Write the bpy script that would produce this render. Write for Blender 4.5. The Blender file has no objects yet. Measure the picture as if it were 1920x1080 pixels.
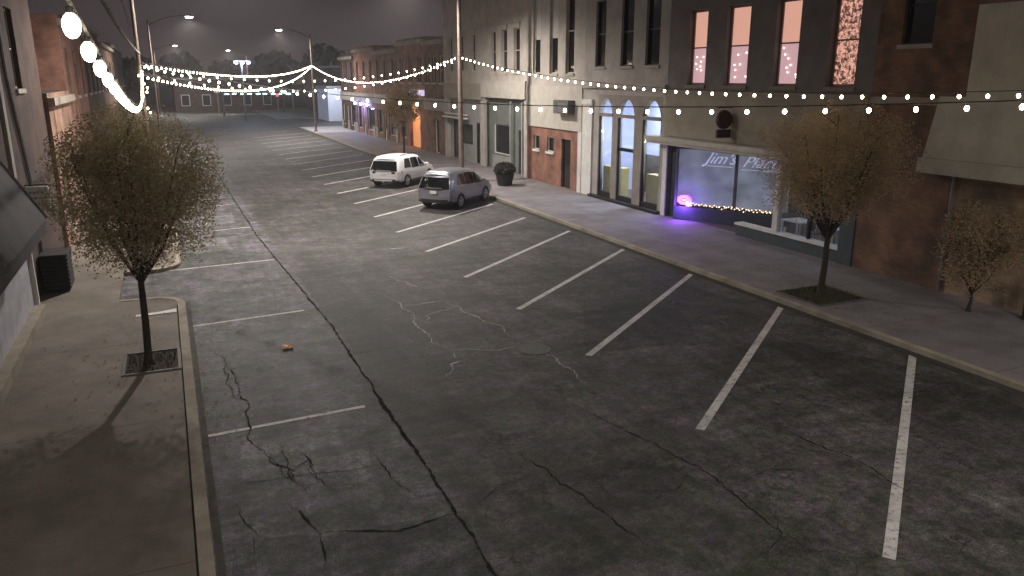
import bpy, bmesh, math, random
from mathutils import Vector, Matrix
from mathutils import noise as mnoise
random.seed(7)
PI = math.pi
sc = bpy.context.scene
C = sc.collection

# ---------------------------------------------------------------- camera
cam_d = bpy.data.cameras.new('camera'); cam = bpy.data.objects.new('camera', cam_d); C.objects.link(cam)
cam_d.sensor_width = 36; cam_d.lens = 36 * 1467 / 1920; cam_d.clip_end = 2000; cam_d.clip_start = 0.05
cam.location = (0, 0, 5.8)
cam.rotation_euler = (math.radians(90 - 15.07), 0, math.radians(-23.5))
sc.camera = cam

# ---------------------------------------------------------------- night sky with the town's glow
w = bpy.data.worlds.new('World'); sc.world = w; w.use_nodes = True
nt = w.node_tree; nt.nodes.clear()
wo = nt.nodes.new('ShaderNodeOutputWorld'); bg = nt.nodes.new('ShaderNodeBackground')
tc = nt.nodes.new('ShaderNodeTexCoord'); sep = nt.nodes.new('ShaderNodeSeparateXYZ')
ns = nt.nodes.new('ShaderNodeTexNoise'); ns.inputs['Scale'].default_value = 2.2; ns.inputs['Detail'].default_value = 4
mr = nt.nodes.new('ShaderNodeMapRange'); mr.inputs['From Min'].default_value = 0.0; mr.inputs['From Max'].default_value = 0.35
ramp = nt.nodes.new('ShaderNodeValToRGB')
ramp.color_ramp.elements[0].color = (0.064, 0.047, 0.047, 1); ramp.color_ramp.elements[1].color = (0.032, 0.032, 0.042, 1)
mx = nt.nodes.new('ShaderNodeMix'); mx.data_type = 'RGBA'; mx.blend_type = 'MULTIPLY'; mx.inputs[0].default_value = 0.5
nt.links.new(tc.outputs['Generated'], sep.inputs[0]); nt.links.new(sep.outputs[2], mr.inputs['Value'])
nt.links.new(mr.outputs[0], ramp.inputs[0]); nt.links.new(tc.outputs['Generated'], ns.inputs[0])
nt.links.new(ramp.outputs[0], mx.inputs[6]); nt.links.new(ns.outputs[0], mx.inputs[7])
nt.links.new(mx.outputs[2], bg.inputs[0]); nt.links.new(bg.outputs[0], wo.inputs[0])
bg.inputs[1].default_value = .95
sc.view_settings.view_transform = 'Standard'; sc.view_settings.look = 'None'
sc.view_settings.exposure = 0.5; sc.view_settings.gamma = 1.0
LAMP_W = 5000.0
BULB_E = 28.0

# ---------------------------------------------------------------- materials
def newmat(name):
    m = bpy.data.materials.new(name); m.use_nodes = True
    t = m.node_tree; b = t.nodes['Principled BSDF']
    return m, t, b
def mat(name, col, rough=0.7, var=0.25, scale=3.0, bump=0.0, metal=0.0, tint=None, coords='Object', spec=0.4, fine=0.0):
    m, t, b = newmat(name)
    b.inputs['Roughness'].default_value = rough; b.inputs['Metallic'].default_value = metal
    b.inputs['Specular IOR Level'].default_value = spec
    N = t.nodes; L = t.links
    g = N.new('ShaderNodeNewGeometry')
    n1 = N.new('ShaderNodeTexNoise'); n1.inputs['Scale'].default_value = scale; n1.inputs['Detail'].default_value = 8
    n1.inputs['Roughness'].default_value = 0.62
    L.new(g.outputs['Position'], n1.inputs['Vector'])
    r = N.new('ShaderNodeValToRGB'); r.color_ramp.elements[0].position = 0.3; r.color_ramp.elements[1].position = 0.7
    a = [c * (1 - var) for c in col]; bb = [min(1, c * (1 + var)) for c in (tint or col)]
    r.color_ramp.elements[0].color = (*a, 1); r.color_ramp.elements[1].color = (*bb, 1)
    L.new(n1.outputs[0], r.inputs[0]); out = r.outputs[0]
    if fine:
        n2 = N.new('ShaderNodeTexNoise'); n2.inputs['Scale'].default_value = 45; n2.inputs['Detail'].default_value = 3
        L.new(g.outputs['Position'], n2.inputs['Vector'])
        mm = N.new('ShaderNodeMix'); mm.data_type = 'RGBA'; mm.blend_type = 'OVERLAY'; mm.inputs[0].default_value = fine
        L.new(out, mm.inputs[6]); L.new(n2.outputs[1], mm.inputs[7]); out = mm.outputs[2]
    L.new(out, b.inputs['Base Color'])
    if bump:
        bp = N.new('ShaderNodeBump'); bp.inputs['Strength'].default_value = bump; bp.inputs['Distance'].default_value = 0.02
        n3 = N.new('ShaderNodeTexNoise'); n3.inputs['Scale'].default_value = 30; n3.inputs['Detail'].default_value = 4
        L.new(g.outputs['Position'], n3.inputs['Vector'])
        L.new(n3.outputs[0], bp.inputs['Height']); L.new(bp.outputs[0], b.inputs['Normal'])
    return m
def emat(name, col, strength, base=None):
    m, t, b = newmat(name)
    b.inputs['Base Color'].default_value = (*(base or col), 1)
    b.inputs['Emission Color'].default_value = (*col, 1); b.inputs['Emission Strength'].default_value = strength
    return m
def brick(name, c1, c2, mortar, sx=1.0, rough=0.85):
    m, t, b = newmat(name); N = t.nodes; L = t.links
    g = N.new('ShaderNodeNewGeometry'); s = N.new('ShaderNodeSeparateXYZ'); cb = N.new('ShaderNodeCombineXYZ')
    ad = N.new('ShaderNodeMath'); ad.operation = 'ADD'
    L.new(g.outputs['Position'], s.inputs[0]); L.new(s.outputs[0], ad.inputs[0]); L.new(s.outputs[1], ad.inputs[1])
    L.new(ad.outputs[0], cb.inputs[0]); L.new(s.outputs[2], cb.inputs[1])
    br = N.new('ShaderNodeTexBrick'); br.inputs['Scale'].default_value = 1.0
    br.inputs['Brick Width'].default_value = 0.22 * sx; br.inputs['Row Height'].default_value = 0.076 * sx
    br.inputs['Mortar Size'].default_value = 0.008
    br.inputs['Color1'].default_value = (*c1, 1); br.inputs['Color2'].default_value = (*c2, 1); br.inputs['Mortar'].default_value = (*mortar, 1)
    L.new(cb.outputs[0], br.inputs['Vector'])
    n = N.new('ShaderNodeTexNoise'); n.inputs['Scale'].default_value = 1.3; n.inputs['Detail'].default_value = 7
    L.new(g.outputs['Position'], n.inputs['Vector'])
    r = N.new('ShaderNodeValToRGB'); r.color_ramp.elements[0].position = .35; r.color_ramp.elements[1].position = .65
    r.color_ramp.elements[0].color = (.55, .55, .55, 1); r.color_ramp.elements[1].color = (1.25, 1.2, 1.15, 1)
    L.new(n.outputs[0], r.inputs[0])
    mm = N.new('ShaderNodeMix'); mm.data_type = 'RGBA'; mm.blend_type = 'MULTIPLY'; mm.inputs[0].default_value = 1
    L.new(br.outputs[0], mm.inputs[6]); L.new(r.outputs[0], mm.inputs[7]); L.new(mm.outputs[2], b.inputs['Base Color'])
    b.inputs['Roughness'].default_value = rough
    bp = N.new('ShaderNodeBump'); bp.inputs['Strength'].default_value = .4; bp.inputs['Distance'].default_value = .01
    L.new(br.outputs['Fac'], bp.inputs['Height']); bp.invert = True; L.new(bp.outputs[0], b.inputs['Normal'])
    return m
def glassmat(name, tint=(.8, .85, .9), gloss=.12, rough=.05):
    m, t, b = newmat(name); N = t.nodes; L = t.links; N.remove(b)
    o = N['Material Output']; tr = N.new('ShaderNodeBsdfTransparent'); tr.inputs[0].default_value = (*tint, 1)
    gl = N.new('ShaderNodeBsdfGlossy'); gl.inputs['Roughness'].default_value = rough
    mi = N.new('ShaderNodeMixShader'); mi.inputs[0].default_value = gloss
    L.new(tr.outputs[0], mi.inputs[1]); L.new(gl.outputs[0], mi.inputs[2]); L.new(mi.outputs[0], o.inputs[0])
    return m

def asphalt(name='asphalt', gain=1.0):
    m, t, b = newmat(name); N = t.nodes; L = t.links
    g = N.new('ShaderNodeNewGeometry'); P = g.outputs['Position']
    def noise(s, d=6, r=.6, vec=P):
        n = N.new('ShaderNodeTexNoise'); n.inputs['Scale'].default_value = s; n.inputs['Detail'].default_value = d
        n.inputs['Roughness'].default_value = r; L.new(vec, n.inputs['Vector']); return n
    def rampn(src, p0, c0, p1, c1):
        r = N.new('ShaderNodeValToRGB'); r.color_ramp.elements[0].position = p0; r.color_ramp.elements[1].position = p1
        r.color_ramp.elements[0].color = (*c0, 1); r.color_ramp.elements[1].color = (*c1, 1); L.new(src, r.inputs[0]); return r.outputs[0]
    def mixc(f, a, bcol, mode='MIX'):
        x = N.new('ShaderNodeMix'); x.data_type = 'RGBA'; x.blend_type = mode
        if isinstance(f, float): x.inputs[0].default_value = f
        else: L.new(f, x.inputs[0])
        L.new(a, x.inputs[6]); L.new(bcol, x.inputs[7]); return x.outputs[2]
    s = N.new('ShaderNodeSeparateXYZ'); L.new(P, s.inputs[0])
    # worn old pavement in the left lane, darker overlay to the right
    x1 = N.new('ShaderNodeMapRange'); x1.inputs['From Min'].default_value = 3.0; x1.inputs['From Max'].default_value = 3.3
    L.new(s.outputs[0], x1.inputs['Value'])
    left = rampn(noise(1.1, 10, .78).outputs[0], .37, (.052, .056, .048), .64, (.215, .208, .235))
    right = rampn(noise(.7, 10, .75).outputs[0], .36, (.054, .054, .046), .66, (.140, .130, .134))
    base = mixc(x1.outputs[0], left, right)
    hue = rampn(noise(1.9, 4, .6).outputs[0], .40, (.90, 1.0, .80), .60, (1.10, .98, 1.16)); base = mixc(.9, base, hue, 'MULTIPLY')
    # oil and tyre staining
    st = rampn(noise(.2, 5, .6).outputs[0], .40, (.50, .56, .48), .60, (1, 1, 1))
    base = mixc(.85, base, st, 'MULTIPLY')
    # long streaks worn along the driving direction
    mp = N.new('ShaderNodeMapping'); mp.inputs['Scale'].default_value = (2.2, .25, 1); L.new(P, mp.inputs[0])
    sk = rampn(noise(1.0, 6, .65, mp.outputs[0]).outputs[0], .36, (.74, .76, .74), .64, (1.2, 1.18, 1.2)); base = mixc(.9, base, sk, 'MULTIPLY')
    mq = N.new('ShaderNodeMapping'); mq.inputs['Scale'].default_value = (.35, 2.0, 1); L.new(P, mq.inputs[0])
    sq = rampn(noise(1.0, 6, .7, mq.outputs[0]).outputs[0], .38, (.78, .79, .76), .64, (1.2, 1.18, 1.22)); base = mixc(.8, base, sq, 'MULTIPLY')
    fi = noise(22, 5, .75)
    base = mixc(.7, base, fi.outputs[1], 'OVERLAY')
    f1 = rampn(noise(9, 8, .8).outputs[0], .38, (.55, .56, .52), .62, (1.4, 1.36, 1.4)); base = mixc(.9, base, f1, 'MULTIPLY')
    f2 = rampn(noise(38, 4, .8).outputs[0], .38, (.45, .45, .45), .62, (1.6, 1.6, 1.6)); base = mixc(.85, base, f2, 'MULTIPLY')
    bl = noise(3.2, 8, .72); bl2 = rampn(bl.outputs[0], .36, (.58, .62, .58), .64, (1.35, 1.28, 1.32)); base = mixc(1.0, base, bl2, 'MULTIPLY')
    # fine cracking
    wv = N.new('ShaderNodeVectorMath'); wv.operation = 'ADD'
    wn = noise(1.3, 4, .6); sc_ = N.new('ShaderNodeVectorMath'); sc_.operation = 'SCALE'; sc_.inputs['Scale'].default_value = 1.6
    L.new(wn.outputs[1], sc_.inputs[0]); L.new(P, wv.inputs[0]); L.new(sc_.outputs[0], wv.inputs[1])
    vo = N.new('ShaderNodeTexVoronoi'); vo.feature = 'DISTANCE_TO_EDGE'; vo.inputs['Scale'].default_value = .62
    L.new(wv.outputs[0], vo.inputs['Vector'])
    cr = rampn(vo.outputs['Distance'], .004, (.45, .45, .45), .02, (1, 1, 1))
    crm = rampn(noise(.5, 3).outputs[0], .48, (0, 0, 0), .56, (1, 1, 1))
    cr2 = N.new('ShaderNodeMix'); cr2.data_type = 'RGBA'; L.new(crm, cr2.inputs[0]); cr2.inputs[6].default_value = (1, 1, 1, 1); L.new(cr, cr2.inputs[7])
    base = mixc(1.0, base, cr2.outputs[2], 'MULTIPLY')
    gn = N.new('ShaderNodeMix'); gn.data_type = 'RGBA'; gn.blend_type = 'MULTIPLY'; gn.inputs[0].default_value = 1; L.new(base, gn.inputs[6]); gn.inputs[7].default_value = (gain, gain, gain*1.01, 1); gn.clamp_result = False
    L.new(gn.outputs[2], b.inputs['Base Color'])
    b.inputs['Specular IOR Level'].default_value = .35
    rr = N.new('ShaderNodeMapRange'); rr.inputs['To Min'].default_value = .55; rr.inputs['To Max'].default_value = .85
    L.new(bl.outputs[0], rr.inputs['Value']); L.new(rr.outputs[0], b.inputs['Roughness'])
    bp = N.new('ShaderNodeBump'); bp.inputs['Strength'].default_value = .35; bp.inputs['Distance'].default_value = .02
    L.new(fi.outputs[0], bp.inputs['Height']); L.new(bp.outputs[0], b.inputs['Normal'])
    return m
def pavement(name, c0, c1, jx=1.5, jy=1.5):
    m, t, b = newmat(name); N = t.nodes; L = t.links
    g = N.new('ShaderNodeNewGeometry'); P = g.outputs['Position']
    n = N.new('ShaderNodeTexNoise'); n.inputs['Scale'].default_value = .8; n.inputs['Detail'].default_value = 9; n.inputs['Roughness'].default_value = .68
    L.new(P, n.inputs['Vector'])
    r = N.new('ShaderNodeValToRGB'); r.color_ramp.elements[0].position = .33; r.color_ramp.elements[1].position = .68
    r.color_ramp.elements[0].color = (*c0, 1); r.color_ramp.elements[1].color = (*c1, 1); L.new(n.outputs[0], r.inputs[0])
    br = N.new('ShaderNodeTexBrick'); br.offset = 0; br.inputs['Scale'].default_value = 1; br.inputs['Brick Width'].default_value = jx
    br.inputs['Row Height'].default_value = jy; br.inputs['Mortar Size'].default_value = .014
    br.inputs['Color1'].default_value = (1, 1, 1, 1); br.inputs['Color2'].default_value = (.88, .88, .9, 1); br.inputs['Mortar'].default_value = (.55, .53, .5, 1)
    L.new(P, br.inputs['Vector'])
    mm = N.new('ShaderNodeMix'); mm.data_type = 'RGBA'; mm.blend_type = 'MULTIPLY'; mm.inputs[0].default_value = 1
    L.new(r.outputs[0], mm.inputs[6]); L.new(br.outputs[0], mm.inputs[7])
    n2 = N.new('ShaderNodeTexNoise'); n2.inputs['Scale'].default_value = 35; n2.inputs['Detail'].default_value = 3; L.new(P, n2.inputs['Vector'])
    m2 = N.new('ShaderNodeMix'); m2.data_type = 'RGBA'; m2.blend_type = 'OVERLAY'; m2.inputs[0].default_value = .35
    L.new(mm.outputs[2], m2.inputs[6]); L.new(n2.outputs[1], m2.inputs[7]); L.new(m2.outputs[2], b.inputs['Base Color'])
    b.inputs['Roughness'].default_value = .8
    return m
def signpaint(name, col, rough=.4): return mat(name, col, rough, .08, 6)

M = {}
M['asphalt'] = asphalt()
M['walk'] = pavement('sidewalk_concrete', (.13, .108, .085), (.24, .205, .165), 9.0, 4.6)
M['walk_right'] = pavement('sidewalk_concrete_right', (.155, .14, .14), (.27, .245, .25), 2.4, 3.2)
M['kerb'] = mat('kerb_concrete', (.31, .27, .21), .85, .35, 1.5, .3, fine=.3)
M['line'] = mat('line_paint', (.62, .60, .57), .6, .16, 5, fine=.45)
def worn_paint():
    m, t, b = newmat('worn_line_paint'); N = t.nodes; L = t.links; g = N.new('ShaderNodeNewGeometry')
    def nz(s_, d): n = N.new('ShaderNodeTexNoise'); n.inputs['Scale'].default_value = s_; n.inputs['Detail'].default_value = d; n.inputs['Roughness'].default_value = .75; L.new(g.outputs['Position'], n.inputs['Vector']); return n.outputs[0]
    r = N.new('ShaderNodeValToRGB'); r.color_ramp.elements[0].position = .36; r.color_ramp.elements[1].position = .47
    r.color_ramp.elements[0].color = (.14, .135, .13, 1); r.color_ramp.elements[1].color = (.60, .575, .55, 1)
    L.new(nz(9, 9), r.inputs[0]); r2 = N.new('ShaderNodeValToRGB'); r2.color_ramp.elements[0].position = .3; r2.color_ramp.elements[1].position = .6
    r2.color_ramp.elements[0].color = (.62, .62, .62, 1); r2.color_ramp.elements[1].color = (1, 1, 1, 1); L.new(nz(1.3, 4), r2.inputs[0])
    mm = N.new('ShaderNodeMix'); mm.data_type = 'RGBA'; mm.blend_type = 'MULTIPLY'; mm.inputs[0].default_value = 1; L.new(r.outputs[0], mm.inputs[6]); L.new(r2.outputs[0], mm.inputs[7])
    L.new(mm.outputs[2], b.inputs['Base Color']); b.inputs['Roughness'].default_value = .65; return m
M['line'] = worn_paint()
M['tar'] = mat('crack_filler', (.020, .020, .018), .95, .5, 5, spec=0.05, fine=.6)
M['pale'] = mat('pale_crack', (.38, .365, .36), .8, .3, 6)
M['ground'] = mat('ground_mat', (.06, .058, .055), .9, .3, .3)
M['soil'] = mat('soil', (.05, .042, .035), .95, .45, 8, .6, fine=.6)
M['iron'] = mat('cast_iron', (.10, .095, .085), .6, .3, 10, .4)
M['bark'] = mat('bark', (.035, .028, .022), .9, .35, 12, .6)
M['pole'] = mat('pole_paint', (.15, .115, .10), .6, .25, 3)
M['steel'] = mat('galvanised_steel', (.22, .22, .22), .45, .15, 4, metal=.5)
M['black'] = mat('black_paint', (.015, .015, .017), .45, .3, 5)
M['dark'] = mat('dark_interior', (.014, .014, .016), .8, .3, 3)
M['cream'] = mat('cream_paint', (.46, .43, .38), .7, .14, 2.0, .15, fine=.2)
M['white'] = mat('white_paint', (.66, .65, .62), .6, .1, 3)
M['beige'] = mat('beige_stucco', (.30, .265, .215), .85, .22, .9, .3, fine=.25)
M['tan'] = mat('tan_shingle', (.52, .49, .40), .85, .2, 1.2, .4, fine=.3)
M['greybeige'] = mat('grey_painted_brick', (.36, .33, .305), .85, .2, 1.1, .3, fine=.3)
M['limestone'] = mat('painted_stone', (.43, .39, .35), .85, .2, 1.2, .3, fine=.3)
M['charcoalwall'] = mat('charcoal_brick_paint', (.165, .155, .15), .85, .2, 1.5, .3, fine=.3)
M['brick_red'] = brick('red_brick', (.30, .135, .09), (.24, .105, .075), (.22, .17, .14))
M['brick_brown'] = brick('brown_brick', (.23, .125, .08), (.17, .095, .06), (.15, .11, .08))
M['brick_dark'] = brick('dark_brick', (.085, .05, .042), (.065, .04, .034), (.065, .052, .045))
M['brick_orange'] = brick('orange_brick', (.30, .17, .12), (.26, .145, .10), (.30, .23, .19))
M['stone'] = brick('stone_block', (.36, .27, .18), (.26, .185, .12), (.22, .17, .12), sx=3.2)
M['teal'] = mat('slate_blue_paint', (.055, .072, .085), .6, .2, 3)
M['blackglass'] = mat('dark_glass', (.010, .011, .013), .08, .2, 2, spec=.6)
M['glass'] = glassmat('shop_glass')
M['roof'] = mat('flat_roof', (.05, .05, .05), .9, .2, 1)
M['greengrey'] = mat('green_grey_paint', (.15, .165, .15), .7, .2, 2)
M['greypaint'] = mat('light_grey_paint', (.30, .31, .29), .7, .15, 2)
M['blind'] = mat('window_blind', (.50, .48, .47), .8, .1, 3)
M['cable'] = mat('cable_rubber', (.03, .03, .03), .6, .2, 5)
M['carwhite'] = mat('white_car_paint', (.72, .72, .74), .25, .04, 2, spec=.6)
M['carsilver'] = mat('blue_silver_car_paint', (.25, .255, .285), .3, .06, 2, metal=.45, spec=.6)
M['carglass'] = mat('car_glass', (.006, .007, .008), .06, .1, 2, spec=.7)
M['tyre'] = mat('tyre_rubber', (.018, .018, .018), .8, .2, 6)
M['rim'] = mat('alloy_rim', (.42, .42, .44), .3, .1, 5, metal=.7)
M['tail'] = mat('tail_lens', (.16, .015, .015), .2, .1, 5)
M['darktail'] = mat('smoked_tail_lens', (.05, .012, .014), .2, .1, 5)
M['plastic'] = mat('black_plastic', (.025, .025, .027), .6, .2, 5)
M['plate'] = mat('plate_white', (.6, .6, .58), .5, .08, 20)
M['bulb'] = emat('bulb_glow', (1.0, .84, .58), BULB_E)
M['tinybulb'] = emat('fairy_bulb_glow', (1.0, .66, .48), 3.5)
M['lamp_lens'] = emat('street_lamp_lens', (.92, .97, 1.0), 60)
M['blue_lens'] = emat('blue_lamp_lens', (.25, .35, 1.0), 60)
M['cyan_lens'] = emat('cyan_lamp_lens', (.45, .95, 1.0), 7)
M['redsig'] = emat('red_signal', (1.0, .12, .15), 1.2)

# ---------------------------------------------------------------- mesh builder
class MB:
    def __init__(s): s.v = []; s.f = []; s.mi = []; s.cur = 0
    def quad(s, a, b, c, d):
        n = len(s.v); s.v += [tuple(a), tuple(b), tuple(c), tuple(d)]; s.f.append((n, n+1, n+2, n+3)); s.mi.append(s.cur)
    def tri(s, a, b, c):
        n = len(s.v); s.v += [tuple(a), tuple(b), tuple(c)]; s.f.append((n, n+1, n+2)); s.mi.append(s.cur)
    def poly(s, pts):
        n = len(s.v); s.v += [tuple(p) for p in pts]; s.f.append(tuple(range(n, n+len(pts)))); s.mi.append(s.cur)
    def box(s, x0, x1, y0, y1, z0, z1):
        n = len(s.v)
        s.v += [(x, y, z) for z in (z0, z1) for y in (y0, y1) for x in (x0, x1)]
        for f in ((0, 2, 3, 1), (4, 5, 7, 6), (0, 1, 5, 4), (2, 6, 7, 3), (0, 4, 6, 2), (1, 3, 7, 5)):
            s.f.append(tuple(n+i for i in f)); s.mi.append(s.cur)
    def prism(s, pts, z0, z1):
        n = len(s.v); k = len(pts)
        s.v += [(p[0], p[1], z0) for p in pts] + [(p[0], p[1], z1) for p in pts]
        s.f.append(tuple(n+i for i in reversed(range(k)))); s.mi.append(s.cur)
        s.f.append(tuple(n+k+i for i in range(k))); s.mi.append(s.cur)
        for i in range(k):
            j = (i+1) % k; s.f.append((n+i, n+j, n+k+j, n+k+i)); s.mi.append(s.cur)
    def tube(s, pts, radii, seg=8, cap=True):
        pts = [Vector(p) for p in pts]
        if not hasattr(radii, '__len__'): radii = [radii]*len(pts)
        rings = []; up = None
        for i, p in enumerate(pts):
            d = (pts[min(i+1, len(pts)-1)] - pts[max(i-1, 0)]).normalized()
            if up is None: up = d.orthogonal().normalized()
            else: up = (up - d*up.dot(d)).normalized()
            si = d.cross(up); n = len(s.v)
            for k in range(seg):
                a = 2*PI*k/seg; q = p + (up*math.cos(a) + si*math.sin(a))*radii[i]; s.v.append(tuple(q))
            rings.append(n)
        for a, b in zip(rings, rings[1:]):
            for k in range(seg):
                j = (k+1) % seg; s.f.append((a+k, a+j, b+j, b+k)); s.mi.append(s.cur)
        if cap:
            s.f.append(tuple(rings[0]+k for k in reversed(range(seg)))); s.mi.append(s.cur)
            s.f.append(tuple(rings[-1]+k for k in range(seg))); s.mi.append(s.cur)
    def lathe(s, prof, c=(0, 0, 0), seg=12, axis='z'):
        rings = []
        for r, h in prof:
            n = len(s.v)
            for k in range(seg):
                a = 2*PI*k/seg; u, v = r*math.cos(a), r*math.sin(a)
                p = (c[0]+u, c[1]+v, c[2]+h) if axis == 'z' else (c[0]+u, c[1]+h, c[2]+v)
                s.v.append(p)
            rings.append(n)
        for a, b in zip(rings, rings[1:]):
            for k in range(seg):
                j = (k+1) % seg; s.f.append((a+k, a+j, b+j, b+k)); s.mi.append(s.cur)
        s.f.append(tuple(rings[0]+k for k in reversed(range(seg)))); s.mi.append(s.cur)
        s.f.append(tuple(rings[-1]+k for k in range(seg))); s.mi.append(s.cur)
    def build(s, name, mats, parent=None, smooth=False, loc=None):
        me = bpy.data.meshes.new(name); off = Vector(loc) if loc is not None else Vector((0, 0, 0))
        if parent is not None and loc is None: off = parent_world(parent)
        me.from_pydata([tuple(Vector(v)-off) for v in s.v], [], s.f)
        if not isinstance(mats, (list, tuple)): mats = [mats] if mats else []
        for m in mats: me.materials.append(m)
        me.polygons.foreach_set('material_index', s.mi)
        bm = bmesh.new(); bm.from_mesh(me); bmesh.ops.recalc_face_normals(bm, faces=bm.faces); bm.to_mesh(me); bm.free()
        if smooth:
            me.polygons.foreach_set('use_smooth', [True]*len(me.polygons)); me.set_sharp_from_angle(angle=math.radians(40))
        me.update()
        o = bpy.data.objects.new(name, me); C.objects.link(o)
        if parent is not None: o.parent = parent
        else: o.location = off
        return o
def parent_world(p):
    v = Vector((0, 0, 0))
    while p is not None: v = v + Vector(p.location); p = p.parent
    return v
def thing(name, label, cat, loc=(0, 0, 0), rot=0, group=None):
    o = bpy.data.objects.new(name, None); C.objects.link(o); o.empty_display_size = .2
    o.location = loc; o.rotation_euler = (0, 0, rot); o['label'] = label; o['category'] = cat
    if group: o['group'] = group
    return o
def tag(o, label, cat, group=None):
    o['label'] = label; o['category'] = cat
    if group: o['group'] = group
    return o
def kind(o, k='structure'): o['kind'] = k; return o
def child_copy(src, parent, loc, label=None):
    c = src.copy(); C.objects.link(c); c.parent = parent; c.location = loc
    return c
def light(name, typ, power, col, loc, parent=None, radius=.1, **kw):
    d = bpy.data.lights.new(name, typ); d.energy = power; d.color = col
    if typ != 'AREA': d.shadow_soft_size = radius
    for k, v in kw.items(): setattr(d, k, v)
    o = bpy.data.objects.new(name, d); C.objects.link(o); o.location = loc
    if parent is not None:
        o.parent = parent; o.location = Vector(loc) - parent_world(parent)
    return o

K = .983                       # buildings stand on the raised pavement
def fy(y): return y*K
def fz(z): return .0986 + K*z
XF = 19.5*K                    # right-hand building line
SW = .1                        # pavement height above the road

# ---------------------------------------------------------------- ground, road, pavements
def sheet(name, pts, z, m):
    b = MB(); b.poly([(x, y, z) for x, y in pts]); o = b.build(name, m)
    return kind(o)
sheet('ground', [(-400, -200), (500, -200), (500, 700), (-400, 700)], -.02, M['ground'])
sheet('road', [(-1.7, -30), (14.6, -30), (14.6, 170), (-1.7, 170)], 0, M['asphalt'])
sheet('cross_street', [(-80, 99), (120, 99), (120, 116), (-80, 116)], .004, M['asphalt'])
def slab(name, pts, m, z1=SW):
    b = MB(); b.prism(pts, -.015, z1); return kind(b.build(name, m))
KL = -.18   # pavement edge; the kerb stone fills KL..0
def arc(cx, cy, r, a0, a1, n=7): return [(cx+r*math.cos(math.radians(a0+(a1-a0)*i/n)), cy+r*math.sin(math.radians(a0+(a1-a0)*i/n))) for i in range(n+1)]
rI = .7
slab('sidewalk', [(-3.6, -30), (KL, -30)] + arc(KL-rI, 22.2-rI, rI, 0, 90) + [(-1.6, 22.2), (-1.6, 25.9)] + arc(KL-rI, 25.9+rI, rI, -90, 0) + [(KL, 97), (-3.6, 97)], M['walk'])
def kerb(name, inner, outer):
    b = MB(); n = len(inner)
    for i in range(n-1):
        b.prism([inner[i], inner[i+1], outer[i+1], outer[i]], -.012, SW+.012)
    return kind(b.build(name, M['kerb']))
a1 = arc(KL-rI, 22.2-rI, rI, 0, 90); a1o = arc(KL-rI, 22.2-rI, rI+.18, 0, 90)
kerb('kerb', [(KL, -30)] + [(KL, -30+i*4) for i in range(1, 13)] + a1 + [(-1.6, 22.2)], [(0, -30)] + [(0, -30+i*4) for i in range(1, 13)] + a1o + [(-1.6, 22.38)])
a2 = arc(KL-rI, 25.9+rI, rI, -90, 0); a2o = arc(KL-rI, 25.9+rI, rI+.18, -90, 0)
kerb('kerb', [(-1.6, 25.9)] + a2 + [(KL, 97)], [(-1.6, 25.72)] + a2o + [(0, 97)])
slab('sidewalk', [(14.68, -30), (40, -30), (40, 97), (14.68, 97)], M['walk_right'])
kerb('kerb', [(14.68, -30), (14.68, 97)], [(14.5, -30), (14.5, 97)])
slab('sidewalk', [(14.6, 118), (60, 118), (60, 160), (14.6, 160)], M['walk_right'])
slab('sidewalk', [(-60, 118), (-.1, 118), (-.1, 160), (-60, 160)], M['walk_right'])
slab('concrete_apron', [(14.7, 86), (19.4, 86), (19.4, 96.9), (14.7, 96.9)], mat('pale_concrete', (.42, .42, .46), .8, .15, 2), SW+.01)
# ramp edge strip and painted kerb shadow line on the left
b = MB(); b.poly([(-1.15, 20.55, SW+.016), (-.22, 20.62, SW+.016), (-.22, 20.95, SW+.016), (-.6, 20.8, SW+.016), (-1.15, 20.72, SW+.016)])
kind(b.build('ramp_edge', M['white']))

# ---------------------------------------------------------------- repaired patches of asphalt
AP, AD = asphalt('pale_asphalt_patch', 1.5), asphalt('dark_asphalt_patch', .66)
def patch(pts, m, k):
    rg = random.Random(k); out = []
    for (xa, ya), (xb, yb) in zip(pts, pts[1:]+pts[:1]):
        n = max(2, int(math.hypot(xb-xa, yb-ya)/.3))
        for i in range(n): out.append((xa+(xb-xa)*i/n+rg.uniform(-.05, .05), ya+(yb-ya)*i/n+rg.uniform(-.06, .06)))
    b = MB(); b.poly([(x, y, .0035+.0002*k) for x, y in out]); kind(b.build('road_patch', m))
for k, (pts, m) in enumerate([([(.25, 33.2), (2.2, 33.8), (2.3, 36.5), (.3, 36.2)], AP), ([(.2, 28.0), (1.7, 28.3), (1.6, 30.9), (.2, 30.6)], AP), ([(.3, 40.5), (2.4, 41), (2.4, 43), (.3, 42.6)], AP), ([(.2, 2), (1.3, 2), (1.35, 9.3), (.2, 9.6)], AD), ([(1.35, 2), (3.1, 2), (3.15, 9.05), (1.4, 9.3)], AD),
      ([(10.5, 5), (13.6, 5), (13.9, 10.2), (12.2, 13.5), (11.2, 10)], AD), ([(6.0, 55), (9.0, 56), (9.2, 62), (6.2, 60)], AP), ([(.5, 11.2), (2.4, 10.9), (2.6, 12.4), (.6, 12.6)], AP), ([(3.25, 16), (4.4, 16.2), (4.3, 24), (3.2, 24)], AD), ([(7.9, 14.2), (10.6, 13.6), (11.8, 16.2), (9.4, 17)], AD)]): patch(pts, m, k)
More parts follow.
